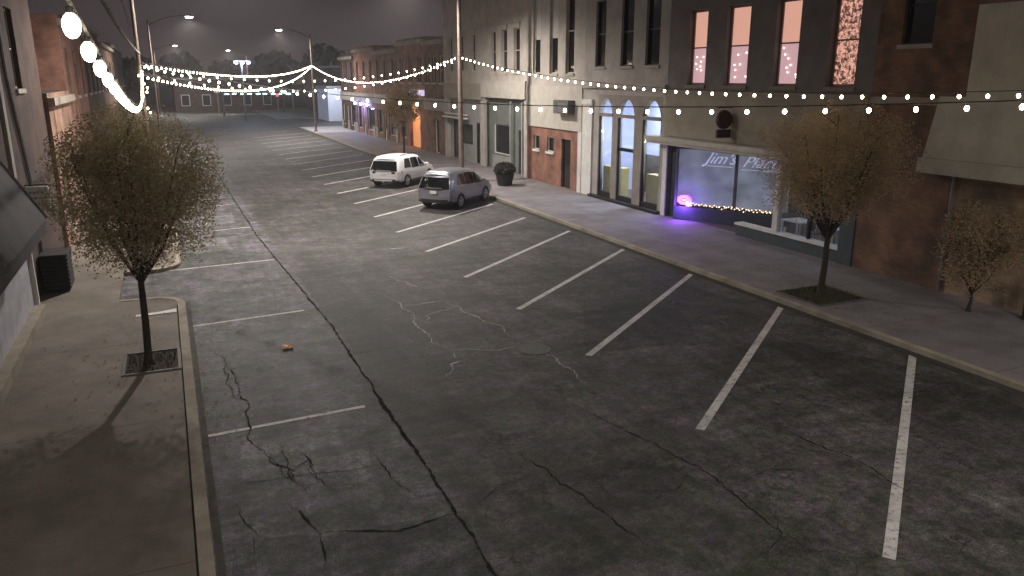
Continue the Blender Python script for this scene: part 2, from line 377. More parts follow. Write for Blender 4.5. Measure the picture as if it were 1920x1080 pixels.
# ---------------------------------------------------------------- painted lines
def ribbon(name, pts, width, z, m, wob=0.0, kindname='structure', taper=False):
    b = MB(); P = [Vector((x, y, 0)) for x, y in pts]; Q = []
    for a, c in zip(P, P[1:]):
        n = max(1, int((c-a).length/.07)) if wob else 1
        for i in range(n): Q.append(a.lerp(c, i/n))
    Q.append(P[-1])
    if wob:
        Q = [q + Vector((mnoise.noise(q*1.7)*wob*2 + mnoise.noise(q*9)*wob*.9 + random.uniform(-1, 1)*.012, mnoise.noise(q*1.7+Vector((9, 3, 1)))*wob*2 + mnoise.noise(q*9+Vector((5, 5, 5)))*wob*.9, 0)) for q in Q]
    prev = None
    for i, q in enumerate(Q):
        d = (Q[min(i+1, len(Q)-1)]-Q[max(i-1, 0)]).normalized(); s = Vector((-d.y, d.x, 0))
        wd = width*.5*(max(.12, .3 + 1.5*abs(mnoise.noise(q*3.1)) + random.uniform(-.25, .35)) if wob else 1)
        if wob and not taper: wd *= min(1, .15+i/12, .15+(len(Q)-1-i)/12)
        if taper: wd *= max(.15, math.sin(PI*(i+.3)/len(Q)))
        cur = (q-s*wd, q+s*wd)
        if prev: b.quad((*prev[0].xy, z), (*prev[1].xy, z), (*cur[1].xy, z), (*cur[0].xy, z))
        prev = cur
    return kind(b.build(name, m))
s50 = (math.sin(math.radians(51)), math.cos(math.radians(51)))
H5 = 5.8
near = [(1.331, 1.028, 2.508, 1.960), (1.348, 1.716, 2.490, 2.642), (1.355, 2.404, 2.47, 3.295), (1.361, 3.059, 2.474, 3.975), (1.343, 3.698, 2.427, 4.608),
        (1.344, 4.369, 2.368, 5.2), (1.345, 5.024, 2.38, 5.88), (1.352, 5.667, 2.38, 6.53), (1.355, 6.355, 2.38, 7.21), (1.345, 6.993, 2.38, 7.85)]
for k in range(1, 12): near.append((1.35, 6.993+.658*k, 2.38, 7.85+.658*k))
near.insert(0, (1.335, .36, 2.50, 1.28)); near.insert(0, (1.335, -.32, 2.50, .60))
for x0, y0, x1, y1 in near: ribbon('parking_line', [(x0*H5, y0*H5), (x1*H5, y1*H5)], .155, .006, M['line'])
for x0, y0, x1, y1 in [(.12, 13.03, 2.81, 13.2), (.10, 19.55, 2.79, 19.85), (-.7, 25.85, 2.82, 26.17), (.2, 32.1, 2.7, 32.55), (.2, 38.6, 2.7, 39.0), (.2, 45, 2.7, 45.4), (.1, 6.5, 2.8, 6.8)]:
    ribbon('parking_line', [(x0, y0), (x1, y1)], .10, .006, M['line'])
# seams and cracks
ribbon('road_seam', [(3.08, 2), (3.1, 7.7), (3.15, 10.6), (3.16, 14), (3.18, 18.3), (2.95, 25), (2.75, 30.8), (2.7, 45), (2.7, 70)], .055, .008, M['tar'], .02)
ribbon('road_crack', [(3.16, 14.0), (3.12, 11.6), (3.14, 10.4)], 0.090, .0095, M['tar'], .03)
ribbon('road_crack', [(1.31, 9.36), (2.3, 9.0), (3.2, 9.12)], 0.050, .0085, M['tar'], .03)
ribbon('road_crack', [(1.31, 9.36), (1.15, 10.0), (.95, 10.4)], 0.055, .0085, M['tar'], .03)
ribbon('road_crack', [(1.25, 8.6), (1.31, 9.36)], 0.070, .009, M['tar'], .04)
ribbon('road_crack', [(1.35, 10.5), (1.2, 11.3), (.95, 11.6), (.8, 12.3), (.75, 12.9), (.85, 14), (.8, 15), (.7, 16.5)], 0.030, .0085, M['tar'], .06)
ribbon('road_crack', [(1.2, 12.1), (1.15, 11.2), (1.35, 10.4)], 0.030, .0095, M['tar'], .05)
ribbon('road_crack', [(2.5, 11.5), (2.55, 10.8), (2.6, 10.2), (2.72, 9.8)], 0.028, .0085, M['tar'], .03)
ribbon('road_crack', [(.75, 12.4), (.95, 11.9), (1.05, 11.2), (1.3, 10.8)], .022, .0105, M['tar'], .05)
ribbon('road_crack', [(1.05, 11.2), (1.5, 11.5), (1.6, 10.6), (1.75, 10.1)], .022, .0095, M['tar'], .05)
ribbon('road_crack', [(1.2, 11.9), (1.45, 11.7), (1.5, 11.1), (1.62, 10.7)], .026, .0115, M['tar'], .06)
ribbon('road_crack', [(.55, 17.6), (.65, 16.2), (.6, 15.3), (.72, 14.4)], .026, .0085, M['tar'], .06)
ribbon('road_crack', [(.3, 10.6), (.5, 9.9), (.45, 8.9)], .02, .0105, M['tar'], .05)
ribbon('road_crack', [(3.2, 9.1), (3.9, 9.5), (4.3, 9.4)], .018, .0105, M['tar'], .05)
ribbon('road_crack', [(2.4, 13.7), (2.8, 14.0), (3.1, 14)], 0.025, .0085, M['tar'], .04)
ribbon('road_crack', [(2.5, 11.5), (3.1, 11.4)], 0.022, .0085, M['tar'], .04)
ribbon('road_crack', [(4.6, 10.5), (4.85, 9.2), (5.0, 8.3), (5.15, 7.4)], 0.030, .0085, M['tar'], .06)
ribbon('road_crack', [(6.4, 11.5), (6.8, 9.8), (7.0, 8.9), (6.95, 7.6), (6.9, 6.5)], 0.030, .0085, M['tar'], .06)
ribbon('road_crack', [(9.0, 9.5), (9.4, 8.2), (9.3, 7.0)], 0.028, .0085, M['tar'], .06)
ribbon('road_crack', [(5.6, 8.6), (6.2, 8.4), (6.6, 8.7)], 0.020, .0085, M['tar'], .04)
ribbon('road_crack', [(7.3, 8.2), (7.9, 8.4), (8.5, 8.1)], 0.020, .0085, M['tar'], .04)
ribbon('road_crack', [(6.2, 6.6), (6.9, 6.9), (7.2, 7.6)], 0.020, .0095, M['tar'], .04)
ribbon('road_crack', [(11.5, 9.7), (12.5, 9.6), (13.6, 9.8)], 0.020, .0085, M['tar'], .04)
for pts in ([(4.95, 20.8), (5.25, 19.6), (5.2, 18.4), (5.1, 17.2), (5.05, 16.2), (5.3, 15.4)], [(5.3, 15.4), (5.9, 15.2), (6.6, 15.0)], [(6.3, 19.4), (6.6, 17.8), (6.9, 16.6), (6.85, 15.6)],
            [(4.7, 14.0), (5.0, 14.6), (5.4, 14.8)], [(5.3, 17.6), (5.9, 18.4), (6.5, 18.6)], [(5.25, 15.3), (5.2, 15.0)], [(5.7, 22.6), (6.0, 21.2), (6.4, 20.6)], [(5.3, 19.2), (6.4, 19.3)], [(6.8, 15.2), (7.2, 14.0), (7.0, 12.5)]):
    ribbon('pale_road_crack', pts, .05, .0075, M['pale'], .07, taper=True)
ribbon('worn_paint_mark', [(6.6, 26.3), (7.3, 26.2)], .12, .006, M['line'], .03)
b = MB(); b.lathe([(0.001, 0.0), (.36, 0.0), (.36, .007), (.30, .009), (.29, .006), (.001, .007)], (6.98, 14.77, .003), 24)
kind(b.build('manhole_cover', M['iron']))
b = MB(); rr = random.Random(3)
gp = [[(1.86+i*.055+rr.uniform(-.02, .02), 16.88+j*.055+rr.uniform(-.02, .02), .012+rr.random()*.07) for j in range(5)] for i in range(5)]
for i in range(4):
    for j in range(4): b.quad(gp[i][j], gp[i+1][j], gp[i+1][j+1], gp[i][j+1])
mi_, t_, bs_ = newmat('lens_ghost_orange'); bs_.inputs['Base Color'].default_value = (.85, .42, .20, 1)  # made-up orange sheet in place of a bright lens ghost
tag(b.build('lens_ghost_sheet', mi_), 'small crumpled orange sheet added for a lens ghost in the left lane of the road', 'lens ghost')

ribbon('kerb_shadow', [(14.36, -30), (14.36, 97)], .26, .0065, mat('kerb_shadow_dark', (.035, .034, .03), .8, .4, 2, fine=.4))  # dark strip painted for the shadow under the right kerb face
ribbon('kerb_shadow', [(.07, -30), (.07, 21.9)], .10, .0065, mat('kerb_shadow_brown', (.06, .056, .045), .85, .4, 2, fine=.4))  # left kerb's shadow line painted as a narrower, browner strip
ribbon('kerb_joint', [(KL-.012, -28), (KL-.012, 21.3)], .028, SW+.006, M['tar'])
# ---------------------------------------------------------------- facades
def wall_mesh(X, s, y0, y1, z0, z1, ops, depth=.3, back=6.0):
    """front at X, outward normal s (-1 = faces -x). ops: (ya,yb,za,zb)"""
    b = MB()
    ys = sorted({y0, y1, *[v for o in ops for v in o[:2]]}); zs = sorted({z0, z1, *[v for o in ops for v in o[2:4]]})
    ys = [y for y in ys if y0 <= y <= y1]; zs = [z for z in zs if z0 <= z <= z1]
    xi = X - s*depth
    for ya, yb in zip(ys, ys[1:]):
        for za, zb in zip(zs, zs[1:]):
            cy, cz = (ya+yb)/2, (za+zb)/2
            if any(o[0] < cy < o[1] and o[2] < cz < o[3] for o in ops): continue
            b.quad((X, ya, za), (X, yb, za), (X, yb, zb), (X, ya, zb))
    for ya, yb, za, zb in [o[:4] for o in ops]:
        b.quad((X, ya, za), (xi, ya, za), (xi, ya, zb), (X, ya, zb)); b.quad((X, yb, za), (xi, yb, za), (xi, yb, zb), (X, yb, zb))
        b.quad((X, ya, zb), (xi, ya, zb), (xi, yb, zb), (X, yb, zb)); b.quad((X, ya, za), (xi, ya, za), (xi, yb, za), (X, yb, za))
    xb = X - s*back
    b.quad((X, y0, z0), (xb, y0, z0), (xb, y0, z1), (X, y0, z1)); b.quad((X, y1, z0), (xb, y1, z0), (xb, y1, z1), (X, y1, z1))
    b.quad((xb, y0, z0), (xb, y1, z0), (xb, y1, z1), (xb, y0, z1))
    return b
def F(o): return (fy(o[0]), fy(o[1]), fz(o[2]), fz(o[3]))
def slabx(b, X, s, d0, d1, ya, yb, za, zb):
    """box between offsets d0..d1 outward from X"""
    xa, xb = sorted((X+s*d0, X+s*d1)); b.box(xa, xb, ya, yb, za, zb)
def window(parent, X, s, o, fm, pm, mull=1, blind=None, inset=.14, fw=.06, hood=None, sill=True, label=None, top_arch=False):
    ya, yb, za, zb = o
    f = MB(); f0, f1 = -inset-.05, -inset+.02
    slabx(f, X, s, f0, f1, ya+.002, ya+fw, za+.002, zb-.002); slabx(f, X, s, f0, f1, yb-fw, yb-.002, za+.002, zb-.002)
    slabx(f, X, s, f0, f1, ya+fw, yb-fw, zb-fw, zb-.002); slabx(f, X, s, f0, f1, ya+fw, yb-fw, za+.002, za+fw)
    for k in range(1, mull+1):
        zz = za+(zb-za)*k/(mull+1); slabx(f, X, s, f0, f1, ya+fw, yb-fw, zz-.025, zz+.025)
    w_ = f.build('window', fm, parent)
    if label: w_['label'] = label
    p = MB(); slabx(p, X, s, -inset-.045, -inset-.03, ya+fw-.01, yb-fw+.01, za+fw-.01, zb-fw+.01); p.build('pane', pm, w_)
    if blind:
        q = MB(); slabx(q, X, s, -inset-.028, -inset-.02, ya+fw+.01, yb-fw-.01, zb-fw-(zb-za)*blind, zb-fw-.01); q.build('blind', M['blind'], w_)
    if sill:
        q = MB(); slabx(q, X, s, -.02, .07, ya-.08, yb+.08, za-.12, za-.003); q.build('sill', fm if fm is not M['black'] else M['greybeige'], w_)
    if hood:
        q = MB(); slabx(q, X, s, .0, .09, ya-.1, yb+.1, zb+.003, zb+.2); slabx(q, X, s, .0, .13, ya-.16, yb+.16, zb+.203, zb+.27); q.build('hood', hood, w_)
    return w_
def building(name, label, y0, y1, H, wm, ops, X=XF, s=-1, z0=.1, depth=.3, group=None, back=6.0, cornice=None, zfrom=None):
    t = thing(name, label, 'building', (X - s*back/2, (y0+y1)/2, z0), group=group)
    wall_mesh(X, s, y0, y1, zfrom if zfrom is not None else z0, H, ops, depth, back).build('wall', wm, t)
    r = MB(); xa, xb = sorted((X - s*.004, X - s*(back-.004))); r.box(xa, xb, y0+.004, y1-.004, H-.2, H-.004); r.build('roof', M['roof'], t)
    bk = MB(); xa, xb = sorted((X-s*(depth+.02), X-s*(depth+.04))); return t
def backing(t, X, s, y0, y1, z0, z1, d=.36, m=None):
    b = MB(); slabx(b, X, s, -d-.02, -d, y0, y1, z0, z1); b.build('inner_wall', m or M['dark'], t)
G = 'storefront buildings in the row along the right sidewalk'

# --- U1: nearest on the right, stone below a shingled hood
ya, yb = fy(6.0), fy(14.75)
t = building('shop_building', 'stone-fronted building under the beige shingled hood, nearest on the right', ya, yb-.004, 11.5, M['stone'], [], group=G)
b = MB(); slabx(b, XF, -1, .0, .05, fy(6.0), fy(14.7), fz(5.2), fz(7.6)); b.build('upper_panel', M['tan'], t)
b = MB()
hx0, hx1 = XF-.42, XF-.02
yA, yB, yF = 12.6, 15.2, fy(6.0)
# sloped shingle face, flat soffit, fascia; near end runs back towards the wall
b.quad((hx0, yA, fz(3.68)), (hx0, yB, fz(3.68)), (XF-.1, yB-.02, fz(5.3)), (XF-.1, yA, fz(5.3)))
b.tri((hx0, yB, fz(3.68)), (hx1, yB, fz(3.68)), (XF-.1, yB-.02, fz(5.3))); b.quad((hx1, yB, fz(3.68)), (hx1, yB, fz(5.3)), (XF-.1, yB-.02, fz(5.3)), (XF-.1, yB-.02, fz(5.3)))
b.quad((hx0, yA, fz(3.68)), (XF-.15, yF, fz(3.68)), (XF-.1, yF, fz(5.3)), (XF-.1, yA, fz(5.3)))
b.poly([(hx1, yB, fz(5.3)), (XF-.1, yB-.02, fz(5.3)), (XF-.1, yF, fz(5.3)), (hx1, yF, fz(5.3))])
hd = b.build('hood', M['tan'], t)
b = MB(); e = .05
b.prism([(hx0-e-.07, yB+e), (hx0-e-.07, yA-.02), (XF-.2, yF), (hx1, yF), (hx1, yB+e)], fz(3.27), fz(3.675)); b.build('fascia', M['tan'], hd)
b = MB(); b.tube([(XF-.05, fy(14.68), .12), (XF-.05, fy(14.68), fz(3.2))], .05, 8); b.build('downspout', M['steel'], t)
# --- U2: blank brown brick
y0, y1 = fy(14.75), fy(17.85)
t = building('shop_building', 'blank brown brick wall behind the right sidewalk tree', y0, y1-.003, 11.8, M['brick_brown'], [F((16.0, 17.0, 6.7, 8.8))], group=G)
window(t, XF, -1, F((16.0, 17.0, 6.7, 8.8)), M['black'], M['blackglass'], sill=True)
b = MB(); slabx(b, XF, -1, -.004, .06, y0, y1, fz(5.05), fz(5.25)); b.build('belt_course', M['beige'], t)

# --- U3: shop with script window lettering and pink lit windows above
y0, y1 = fy(17.85), fy(28.5)
wins = [F((26.0, 27.15, 5.5, 8.35)), F((23.55, 24.85, 5.5, 8.35)), F((21.05, 22.2, 5.5, 8.35)), F((18.55, 19.7, 5.5, 8.35))]
shopop = F((18.45, 28.2, -.2, 3.0))
t = building('shop_building', 'charcoal painted building with four pink lit upper windows over the script-lettered shop window', y0, y1-.003, 12.2, M['charcoalwall'], wins + [F((18.45, 28.2, 0, 3.0))], group=G, back=9)
pink_u = emat('pink_orange_blind', (.52, .27, .20), .9, (.3, .2, .2))
pink_l = emat('pink_room_light', (.47, .285, .31), .8, (.3, .2, .2))
def lace():
    m, tt, bb = newmat('backlit_lace_curtain'); N = tt.nodes; L = tt.links
    g = N.new('ShaderNodeNewGeometry'); vo = N.new('ShaderNodeTexNoise'); vo.inputs['Scale'].default_value = 9; vo.inputs['Detail'].default_value = 6; vo.inputs['Roughness'].default_value = .8
    L.new(g.outputs['Position'], vo.inputs['Vector']); r = N.new('ShaderNodeValToRGB'); r.color_ramp.elements[0].position = .46; r.color_ramp.elements[1].position = .56
    r.color_ramp.elements[0].color = (.035, .02, .015, 1); r.color_ramp.elements[1].color = (.85, .42, .32, 1)
    L.new(vo.outputs[0], r.inputs[0]); L.new(r.outputs[0], bb.inputs['Emission Color']); bb.inputs['Emission Strength'].default_value = .75
    bb.inputs['Base Color'].default_value = (.2, .12, .1, 1); return m
lace_m = lace()
frame_p = mat('taupe_window_frame', (.22, .16, .14), .6, .15, 4)
sparkle = emat('small_warm_bulb', (1, .8, .7), 3)
for i, o in enumerate(wins):
    lab = 'window lit pink behind a backlit lace curtain' if i == 3 else 'tall window lit pink behind a shade'
    wd = window(t, XF, -1, o, frame_p, lace_m if i == 3 else pink_l, mull=1, inset=.2, label=lab, sill=True, fw=.09)
    if i < 3:
        zm = (o[2]+o[3])/2
        q = MB(); slabx(q, XF, -1, -.228, -.222, o[0]+.1, o[1]-.1, zm+.03, o[3]-.1); q.build('shade', pink_u, wd)
        q = MB(); r_ = random.Random(i)
        q.lathe([(.001, -.03), (.025, -.015), (.025, .015), (.001, .03)], (XF+.19, o[0]+.2, o[2]+.3), 6); f0_ = q.build('fairy_bulb', sparkle, wd)
        for k in range(7):
            child_copy(f0_, wd, f0_.location + Vector((0, r_.uniform(0, o[1]-o[0]-.4), r_.uniform(0, 1.0))))
b = MB(); slabx(b, XF, -1, -.004, .10, y0, y1-.003, fz(5.02), fz(5.2)); slabx(b, XF, -1, -.004, .16, y0, y1-.003, fz(5.2)+.002, fz(5.28)); b.build('belt_course', M['beige'], t)
b = MB(); slabx(b, XF, -1, .0, .07, fy(17.9), fy(28.45), fz(3.42), fz(5.015)); b.build('sign_band', M['beige'], t)
b = MB(); slabx(b, XF, -1, .0, .62, fy(20.2), fy(29.1), fz(3.22), fz(3.40)); slabx(b, XF, -1, .0, .56, fy(20.25), fy(29.0), fz(3.1), fz(3.218)); b.build('canopy_ledge', M['cream'], t)
b = MB(); slabx(b, XF, -1, .07, .10, fy(20.9), fy(21.4), fz(3.5), fz(4.4)); 
b = MB()
b.lathe([(.001, -.09), (.30, -.09), (.34, -.05), (.34, .05), (.30, .09), (.001, .09)], (XF-.42, fy(24.1), fz(4.28)), 20, 'y')
b.box(XF-.72, XF-.12, fy(24.1)-.05, fy(24.1)+.05, fz(3.62), fz(3.92))
sgn = b.build('hanging_sign', mat('dark_maroon_sign', (.055, .028, .03), .5, .3, 6), t)
b = MB(); b.tube([(XF-.05, fy(24.1), fz(4.72)), (XF-.75, fy(24.1), fz(4.72))], .018, 6); b.build('sign_bracket', M['black'], sgn)
# corner pilasters
b = MB(); slabx(b, XF, -1, .0, .06, fy(28.2), fy(28.5)-.003, .1, fz(3.1)); b.build('white_pilaster', M['white'], t)
b = MB(); slabx(b, XF, -1, .0, .05, fy(17.87), fy(18.45), .1, fz(3.1)); b.build('slate_pier', M['teal'], t)
# interior shell of the shop
b = MB(); xi = XF+.31; xo = XF+5.5
b.quad((xi, fy(17.95), .112), (xo, fy(17.95), .112), (xo, fy(28.4), .112), (xi, fy(28.4), .112))
b.build('shop_floor', mat('brown_floor', (.10, .075, .065), .5, .2, 3), t)
b = MB(); b.quad((xo, fy(17.95), .112), (xo, fy(28.4), .112), (xo, fy(28.4), 3.3), (xo, fy(17.95), 3.3)); b.quad((xi, fy(17.95), .112), (xo, fy(17.95), .112), (xo, fy(17.95), 3.3), (xi, fy(17.95), 3.3))
b.quad((xi, fy(28.4), .112), (xo, fy(28.4), .112), (xo, fy(28.4), 3.3), (xi, fy(28.4), 3.3)); b.quad((xi, fy(17.95), 3.3), (xo, fy(17.95), 3.3), (xo, fy(28.4), 3.3), (xi, fy(28.4), 3.3))
b.build('shop_interior', mat('grey_interior', (.16, .15, .155), .8, .2, 2), t)
# angled display window: bulkhead, blinds behind the glass, mullion, lettering
A = Vector((19.0, fy(27.35), 0)); B = Vector((21.15, fy(23.3), 0)); D = (B-A).normalized(); Nn = Vector((-D.y, D.x, 0))  # Nn towards inside?
if Nn.x < 0: Nn = -Nn
def on(tt, d, z): p = A.lerp(B, tt) + Nn*d; return (p.x, p.y, z)
def slab_on(b, t0, t1, d0, d1, z0, z1):
    P = [on(t0, d0, 0), on(t1, d0, 0), on(t1, d1, 0), on(t0, d1, 0)]; b.prism([(p[0], p[1]) for p in P], z0, z1)
b = MB(); slab_on(b, 0, 1, 0, .35, .11, .66); dw = b.build('bulkhead', M['teal'], t)
b = MB(); slab_on(b, 0, 1, .10, .13, .664, 3.0); b.build('display_glass', M['glass'], t)
b = MB(); slab_on(b, 0, .985, .17, .19, .80, 3.05)
def blindm():
    m, tt, bb = newmat('backlit_roller_blind'); N = tt.nodes; L = tt.links
    g = N.new('ShaderNodeNewGeometry'); n = N.new('ShaderNodeTexNoise'); n.inputs['Scale'].default_value = 1.4; n.inputs['Detail'].default_value = 6; L.new(g.outputs['Position'], n.inputs['Vector'])
    r = N.new('ShaderNodeValToRGB'); r.color_ramp.elements[0].position = .35; r.color_ramp.elements[1].position = .68
    r.color_ramp.elements[0].color = (.13, .125, .15, 1); r.color_ramp.elements[1].color = (.27, .26, .31, 1); L.new(n.outputs[0], r.inputs[0])
    L.new(r.outputs[0], bb.inputs['Emission Color']); bb.inputs['Emission Strength'].default_value = .75; bb.inputs['Base Color'].default_value = (.4, .4, .42, 1); return m
b.build('lit_blind', blindm(), t)
b = MB(); slab_on(b, .555, .575, .04, .165, .664, 3.0); slab_on(b, 0, .012, .0, .2, .664, 3.0); slab_on(b, 0, 1, .02, .14, 3.0, 3.1); b.build('mullion', mat('grey_mullion', (.12, .12, .13), .5), t)
b = MB(); slab_on(b, .985, 1.03, -.05, .2, .112, 3.1); b.build('white_post', M['white'], t)
# dark side door at the far edge
b = MB(); slabx(b, XF, -1, -.25, -.2, fy(27.4), fy(28.18), .112, 3.0); b.build('slate_door', M['teal'], t)
# lettering
def text_mesh(name, s, size, m, mw, parent, shear=0, ext=.008):
    cu = bpy.data.curves.new(name, 'FONT'); cu.body = s; cu.size = size; cu.shear = shear; cu.extrude = ext; cu.offset = .0
    o = bpy.data.objects.new(name+'_src', cu); C.objects.link(o)
    dg = bpy.context.evaluated_depsgraph_get(); me = bpy.data.meshes.new_from_object(o.evaluated_get(dg)); bpy.data.objects.remove(o)
    me.transform(mw); me.transform(Matrix.Translation(-parent_world(parent)))
    me.materials.clear(); me.materials.append(m); me.update()
    r = bpy.data.objects.new(name, me); C.objects.link(r); r.parent = parent; return r
lets = emat('lit_white_lettering', (.62, .64, .80), .34)
def on_mat(tt, d, z, axis=D, n=Nn):
    p = Vector(on(tt, d, z)); m4 = Matrix((( axis.x, 0, -n.x, p.x), (axis.y, 0, -n.y, p.y), (0, 1, 0, p.z), (0, 0, 0, 1))); return m4
WX = Matrix.Diagonal((1.12, 1, 1, 1))
text_mesh('lettering', "Jim's", .62, lets, on_mat(.27, .085, 2.50) @ WX, t, .55)
text_mesh('lettering', 'Place', .62, lets, on_mat(.61, .085, 2.44) @ WX, t, .55)
b = MB(); slab_on(b, .29, .53, .082, .09, 2.38, 2.40); slab_on(b, .61, .93, .082, .09, 2.32, 2.34); b.build('lettering_underline', lets, t)
# right bay: low bulkhead, glass, interior things
b = MB(); slabx(b, XF, -1, -.30, -.0, fy(18.45), fy(23.5), .105, .50); b.build('bay_bulkhead', M['teal'], t)
b = MB(); slabx(b, XF, -1, -.34, .05, fy(18.45), fy(23.55), .504, .58); b.build('bay_sill', M['white'], t)
b = MB(); slabx(b, XF, -1, -.16, -.14, fy(18.5), fy(21.4), .584, 3.0); b.build('bay_glass', M['glass'], t)
for yy in (fy(19.9), fy(18.46)):
    b = MB(); slabx(b, XF, -1, -.2, -.08, yy, yy+.06, .584, 3.0); b.build('bay_mullion', M['black'], t)
b = MB(); b.box(XF+.05, XF+.23, fy(21.4), fy(21.65), .584, 3.09); b.build('white_column', M['white'], t)
light('shop_light', 'AREA', 45, (.85, .88, 1.0), (XF+3.0, fy(20.5), 3.2), t, size=1.5)
# table and chairs inside
def cafe_table(x, y, label):
    t2 = thing('cafe_table', label, 'table', (x, y, .114), group='white cafe tables inside the shop')
    q = MB(); q.box(x-.4, x+.4, y-.5, y+.5, .114+.72, .114+.76); q.build('table_top', M['white'], t2)
    for sx in (-.34, .34):
        for sy in (-.44, .44):
            q = MB(); q.box(x+sx-.03, x+sx+.03, y+sy-.03, y+sy+.03, .114, .114+.718); q.build('leg', M['white'], t2)
def cafe_chair(x, y, fx, label, m):
    t2 = thing('cafe_chair', label, 'chair', (x, y, .114), group='chairs inside the shop')
    q = MB(); q.box(x-.2, x+.2, y-.2, y+.2, .114+.43, .114+.47); q.build('seat', m, t2)
    q = MB(); q.box(x-.2, x+.2, y+fx*.17, y+fx*.2+.001*fx, .114+.5, .114+.95) if fx > 0 else q.box(x-.2, x+.2, y-.2, y-.17, .114+.5, .114+.95); q.build('backrest', m, t2)
    for sx in (-.18, .18):
        for sy in (-.18, .18):
            q = MB(); q.tube([(x+sx, y+sy, .114), (x+sx, y+sy, .114+.428)], .016, 6); q.build('leg', m, t2)
cafe_table(XF+1.25, fy(21.6), 'white table behind the bay window, nearer the white column')
cafe_table(XF+1.5, fy(19.4), 'white table behind the bay window, nearer the slate pier')
cafe_chair(XF+1.2, fy(20.75), 1, 'black chair between the two white tables in the shop', M['black'])
cafe_chair(XF+1.2, fy(22.4), -1, 'black chair beside the white column in the shop', M['black'])
cafe_chair(XF+1.5, fy(18.6), -1, 'white chair behind the bay window next to the slate pier', M['white'])
# fairy lights on the display sill
fl = thing('fairy_lights', 'warm fairy lights heaped along the sill of the lettered shop window', 'fairy lights', (A.x, A.y, .67))
pts = []
for k in range(48):
    tt = .17 + k*.80/47 + random.uniform(-.006, .006); pts.append(Vector(on(tt, .035 + .02*math.sin(k*2.1), .70 + .10*abs(math.sin(k*1.3)) + random.uniform(0, .05))))
b = MB(); b.tube(pts, .006, 4, False); b.build('cable', M['cable'], fl)
b = MB(); b.lathe([(.002, -.02), (.018, -.008), (.018, .008), (.002, .02)], pts[0], 6); fb = b.build('bulb', M['tinybulb'], fl)
for p in pts[1:]:
    child_copy(fb, fl, fb.location + (p-pts[0]))
# neon oval
ns_t = thing('neon_sign', 'small pink and purple neon oval glowing low in the shop window corner', 'neon sign', on(.10, .02, .67))
cN = Vector(on(.095, .03, .93)); q = MB()
for rr_, m_, nm in ((.21, 'outer', 'outer_tube'), (.15, 'inner', 'inner_tube')):
    q = MB(); q.tube([tuple(cN + D*(rr_*1.25*math.cos(2*PI*k/24)) + Vector((0, 0, rr_*.8*math.sin(2*PI*k/24)))) for k in range(25)], .016, 6, False)
    q.build(nm, emat('neon_'+m_, (1.0, .10, .55) if m_ == 'outer' else (.35, .12, 1.0), 5), ns_t)
q = MB(); q.tube([tuple(cN + D*(-.1+.02*k) + Vector((0, 0, .045*math.sin(k*1.7)))) for k in range(11)], .012, 5); q.build('inner_stroke', emat('neon_stroke', (1, .2, .6), 4), ns_t)
light('neon_glow', 'POINT', 75, (.28, .09, 1.0), tuple(cN - Nn*.3 - Vector((0, 0, .2))), ns_t, radius=.12)

# --- U4: three arched bays
y0, y1 = fy(28.5), fy(35.75)
bays = [(32.75, 34.15), (30.75, 32.15), (28.8, 30.15)]
uw = [F((33.75, 34.7, 6.3, 9.3)), F((31.3, 32.35, 6.3, 9.3)), F((29.2, 30.3, 6.3, 9.3))]
t = building('shop_building', 'grey-beige building with three arched transoms over a blue lit interior', y0, y1-.003, 12.0, M['greybeige'], uw + [F((28.75, 34.2, 0, 5.0))], group=G, back=9)
for o in uw: window(t, XF, -1, o, M['black'], M['blackglass'], mull=1, blind=.0 or None, hood=M['greybeige'])
b = MB(); slabx(b, XF, -1, .0, .08, fy(34.75), fy(35.72), .1, fz(4.5)); slabx(b, XF, -1, .0, .14, fy(34.7), fy(35.74), fz(4.502), fz(4.75)); b.build('white_pilaster', M['white'], t)
b = MB(); slabx(b, XF, -1, -.004, .12, y0, y1-.003, fz(5.3), fz(5.5)); b.build('belt_course', M['greybeige'], t)
# arched infill between bays: polygon plate with holes approximated by piers + spandrels
b = MB()
edges = [28.75, 28.85, 30.05, 30.95, 31.15, 32.05, 32.95, 33.2, 34.1, 34.2]
def pier(ya_, yb_, z0_, z1_, m=None): slabx(b, XF, -1, -.25, .0, fy(ya_), fy(yb_), fz(z0_), fz(z1_))
openings = [(28.85, 30.3), (30.95, 32.4), (32.9, 34.18)]
last = 28.75
for a_, c_ in openings:
    pier(last, a_, .02, 5.0); last = c_
pier(last, 34.2, .02, 5.0)
for a_, c_ in openings:
    mid = (a_+c_)/2; hw = (c_-a_)/2; n = 10
    for k in range(n):
        u0, u1 = -1+2*k/n, -1+2*(k+1)/n
        h = lambda u: 4.15 + .70*math.sqrt(max(0, 1-u*u))**1.3
        P = [(fy(mid+hw*u0), fz(h(u0))), (fy(mid+hw*u1), fz(h(u1))), (fy(mid+hw*u1), fz(5.0)), (fy(mid+hw*u0), fz(5.0))]
        for xx in (XF, XF+.25): b.quad(*[(xx, p[0], p[1]) for p in P])
        b.quad((XF, *P[0]), (XF, *P[1]), (XF+.25, *P[1]), (XF+.25, *P[0]))
    slabx(b, XF, -1, -.2, .03, fy(a_), fy(c_), fz(3.98), fz(4.14))
b.build('arcade', mat('taupe_paint', (.26, .23, .20), .75, .18, 2), t)
b = MB()
for a_, c_ in openings:
    for yy in (a_, c_-.06): slabx(b, XF, -1, -.14, -.06, fy(yy)+.004, fy(yy+.06)-.004, fz(.04), fz(3.975))
    slabx(b, XF, -1, -.14, -.06, fy(a_+.064), fy(c_-.064), fz(.04), fz(.35))
slabx(b, XF, -1, -.20, -.06, fy(31.02), fy(32.33), fz(2.45), fz(2.6))
b.build('shopfront_frame', M['black'], t)
b = MB()
for a_, c_ in openings: slabx(b, XF, -1, -.18, -.16, fy(a_+.03), fy(c_-.03), fz(.35), fz(4.9))
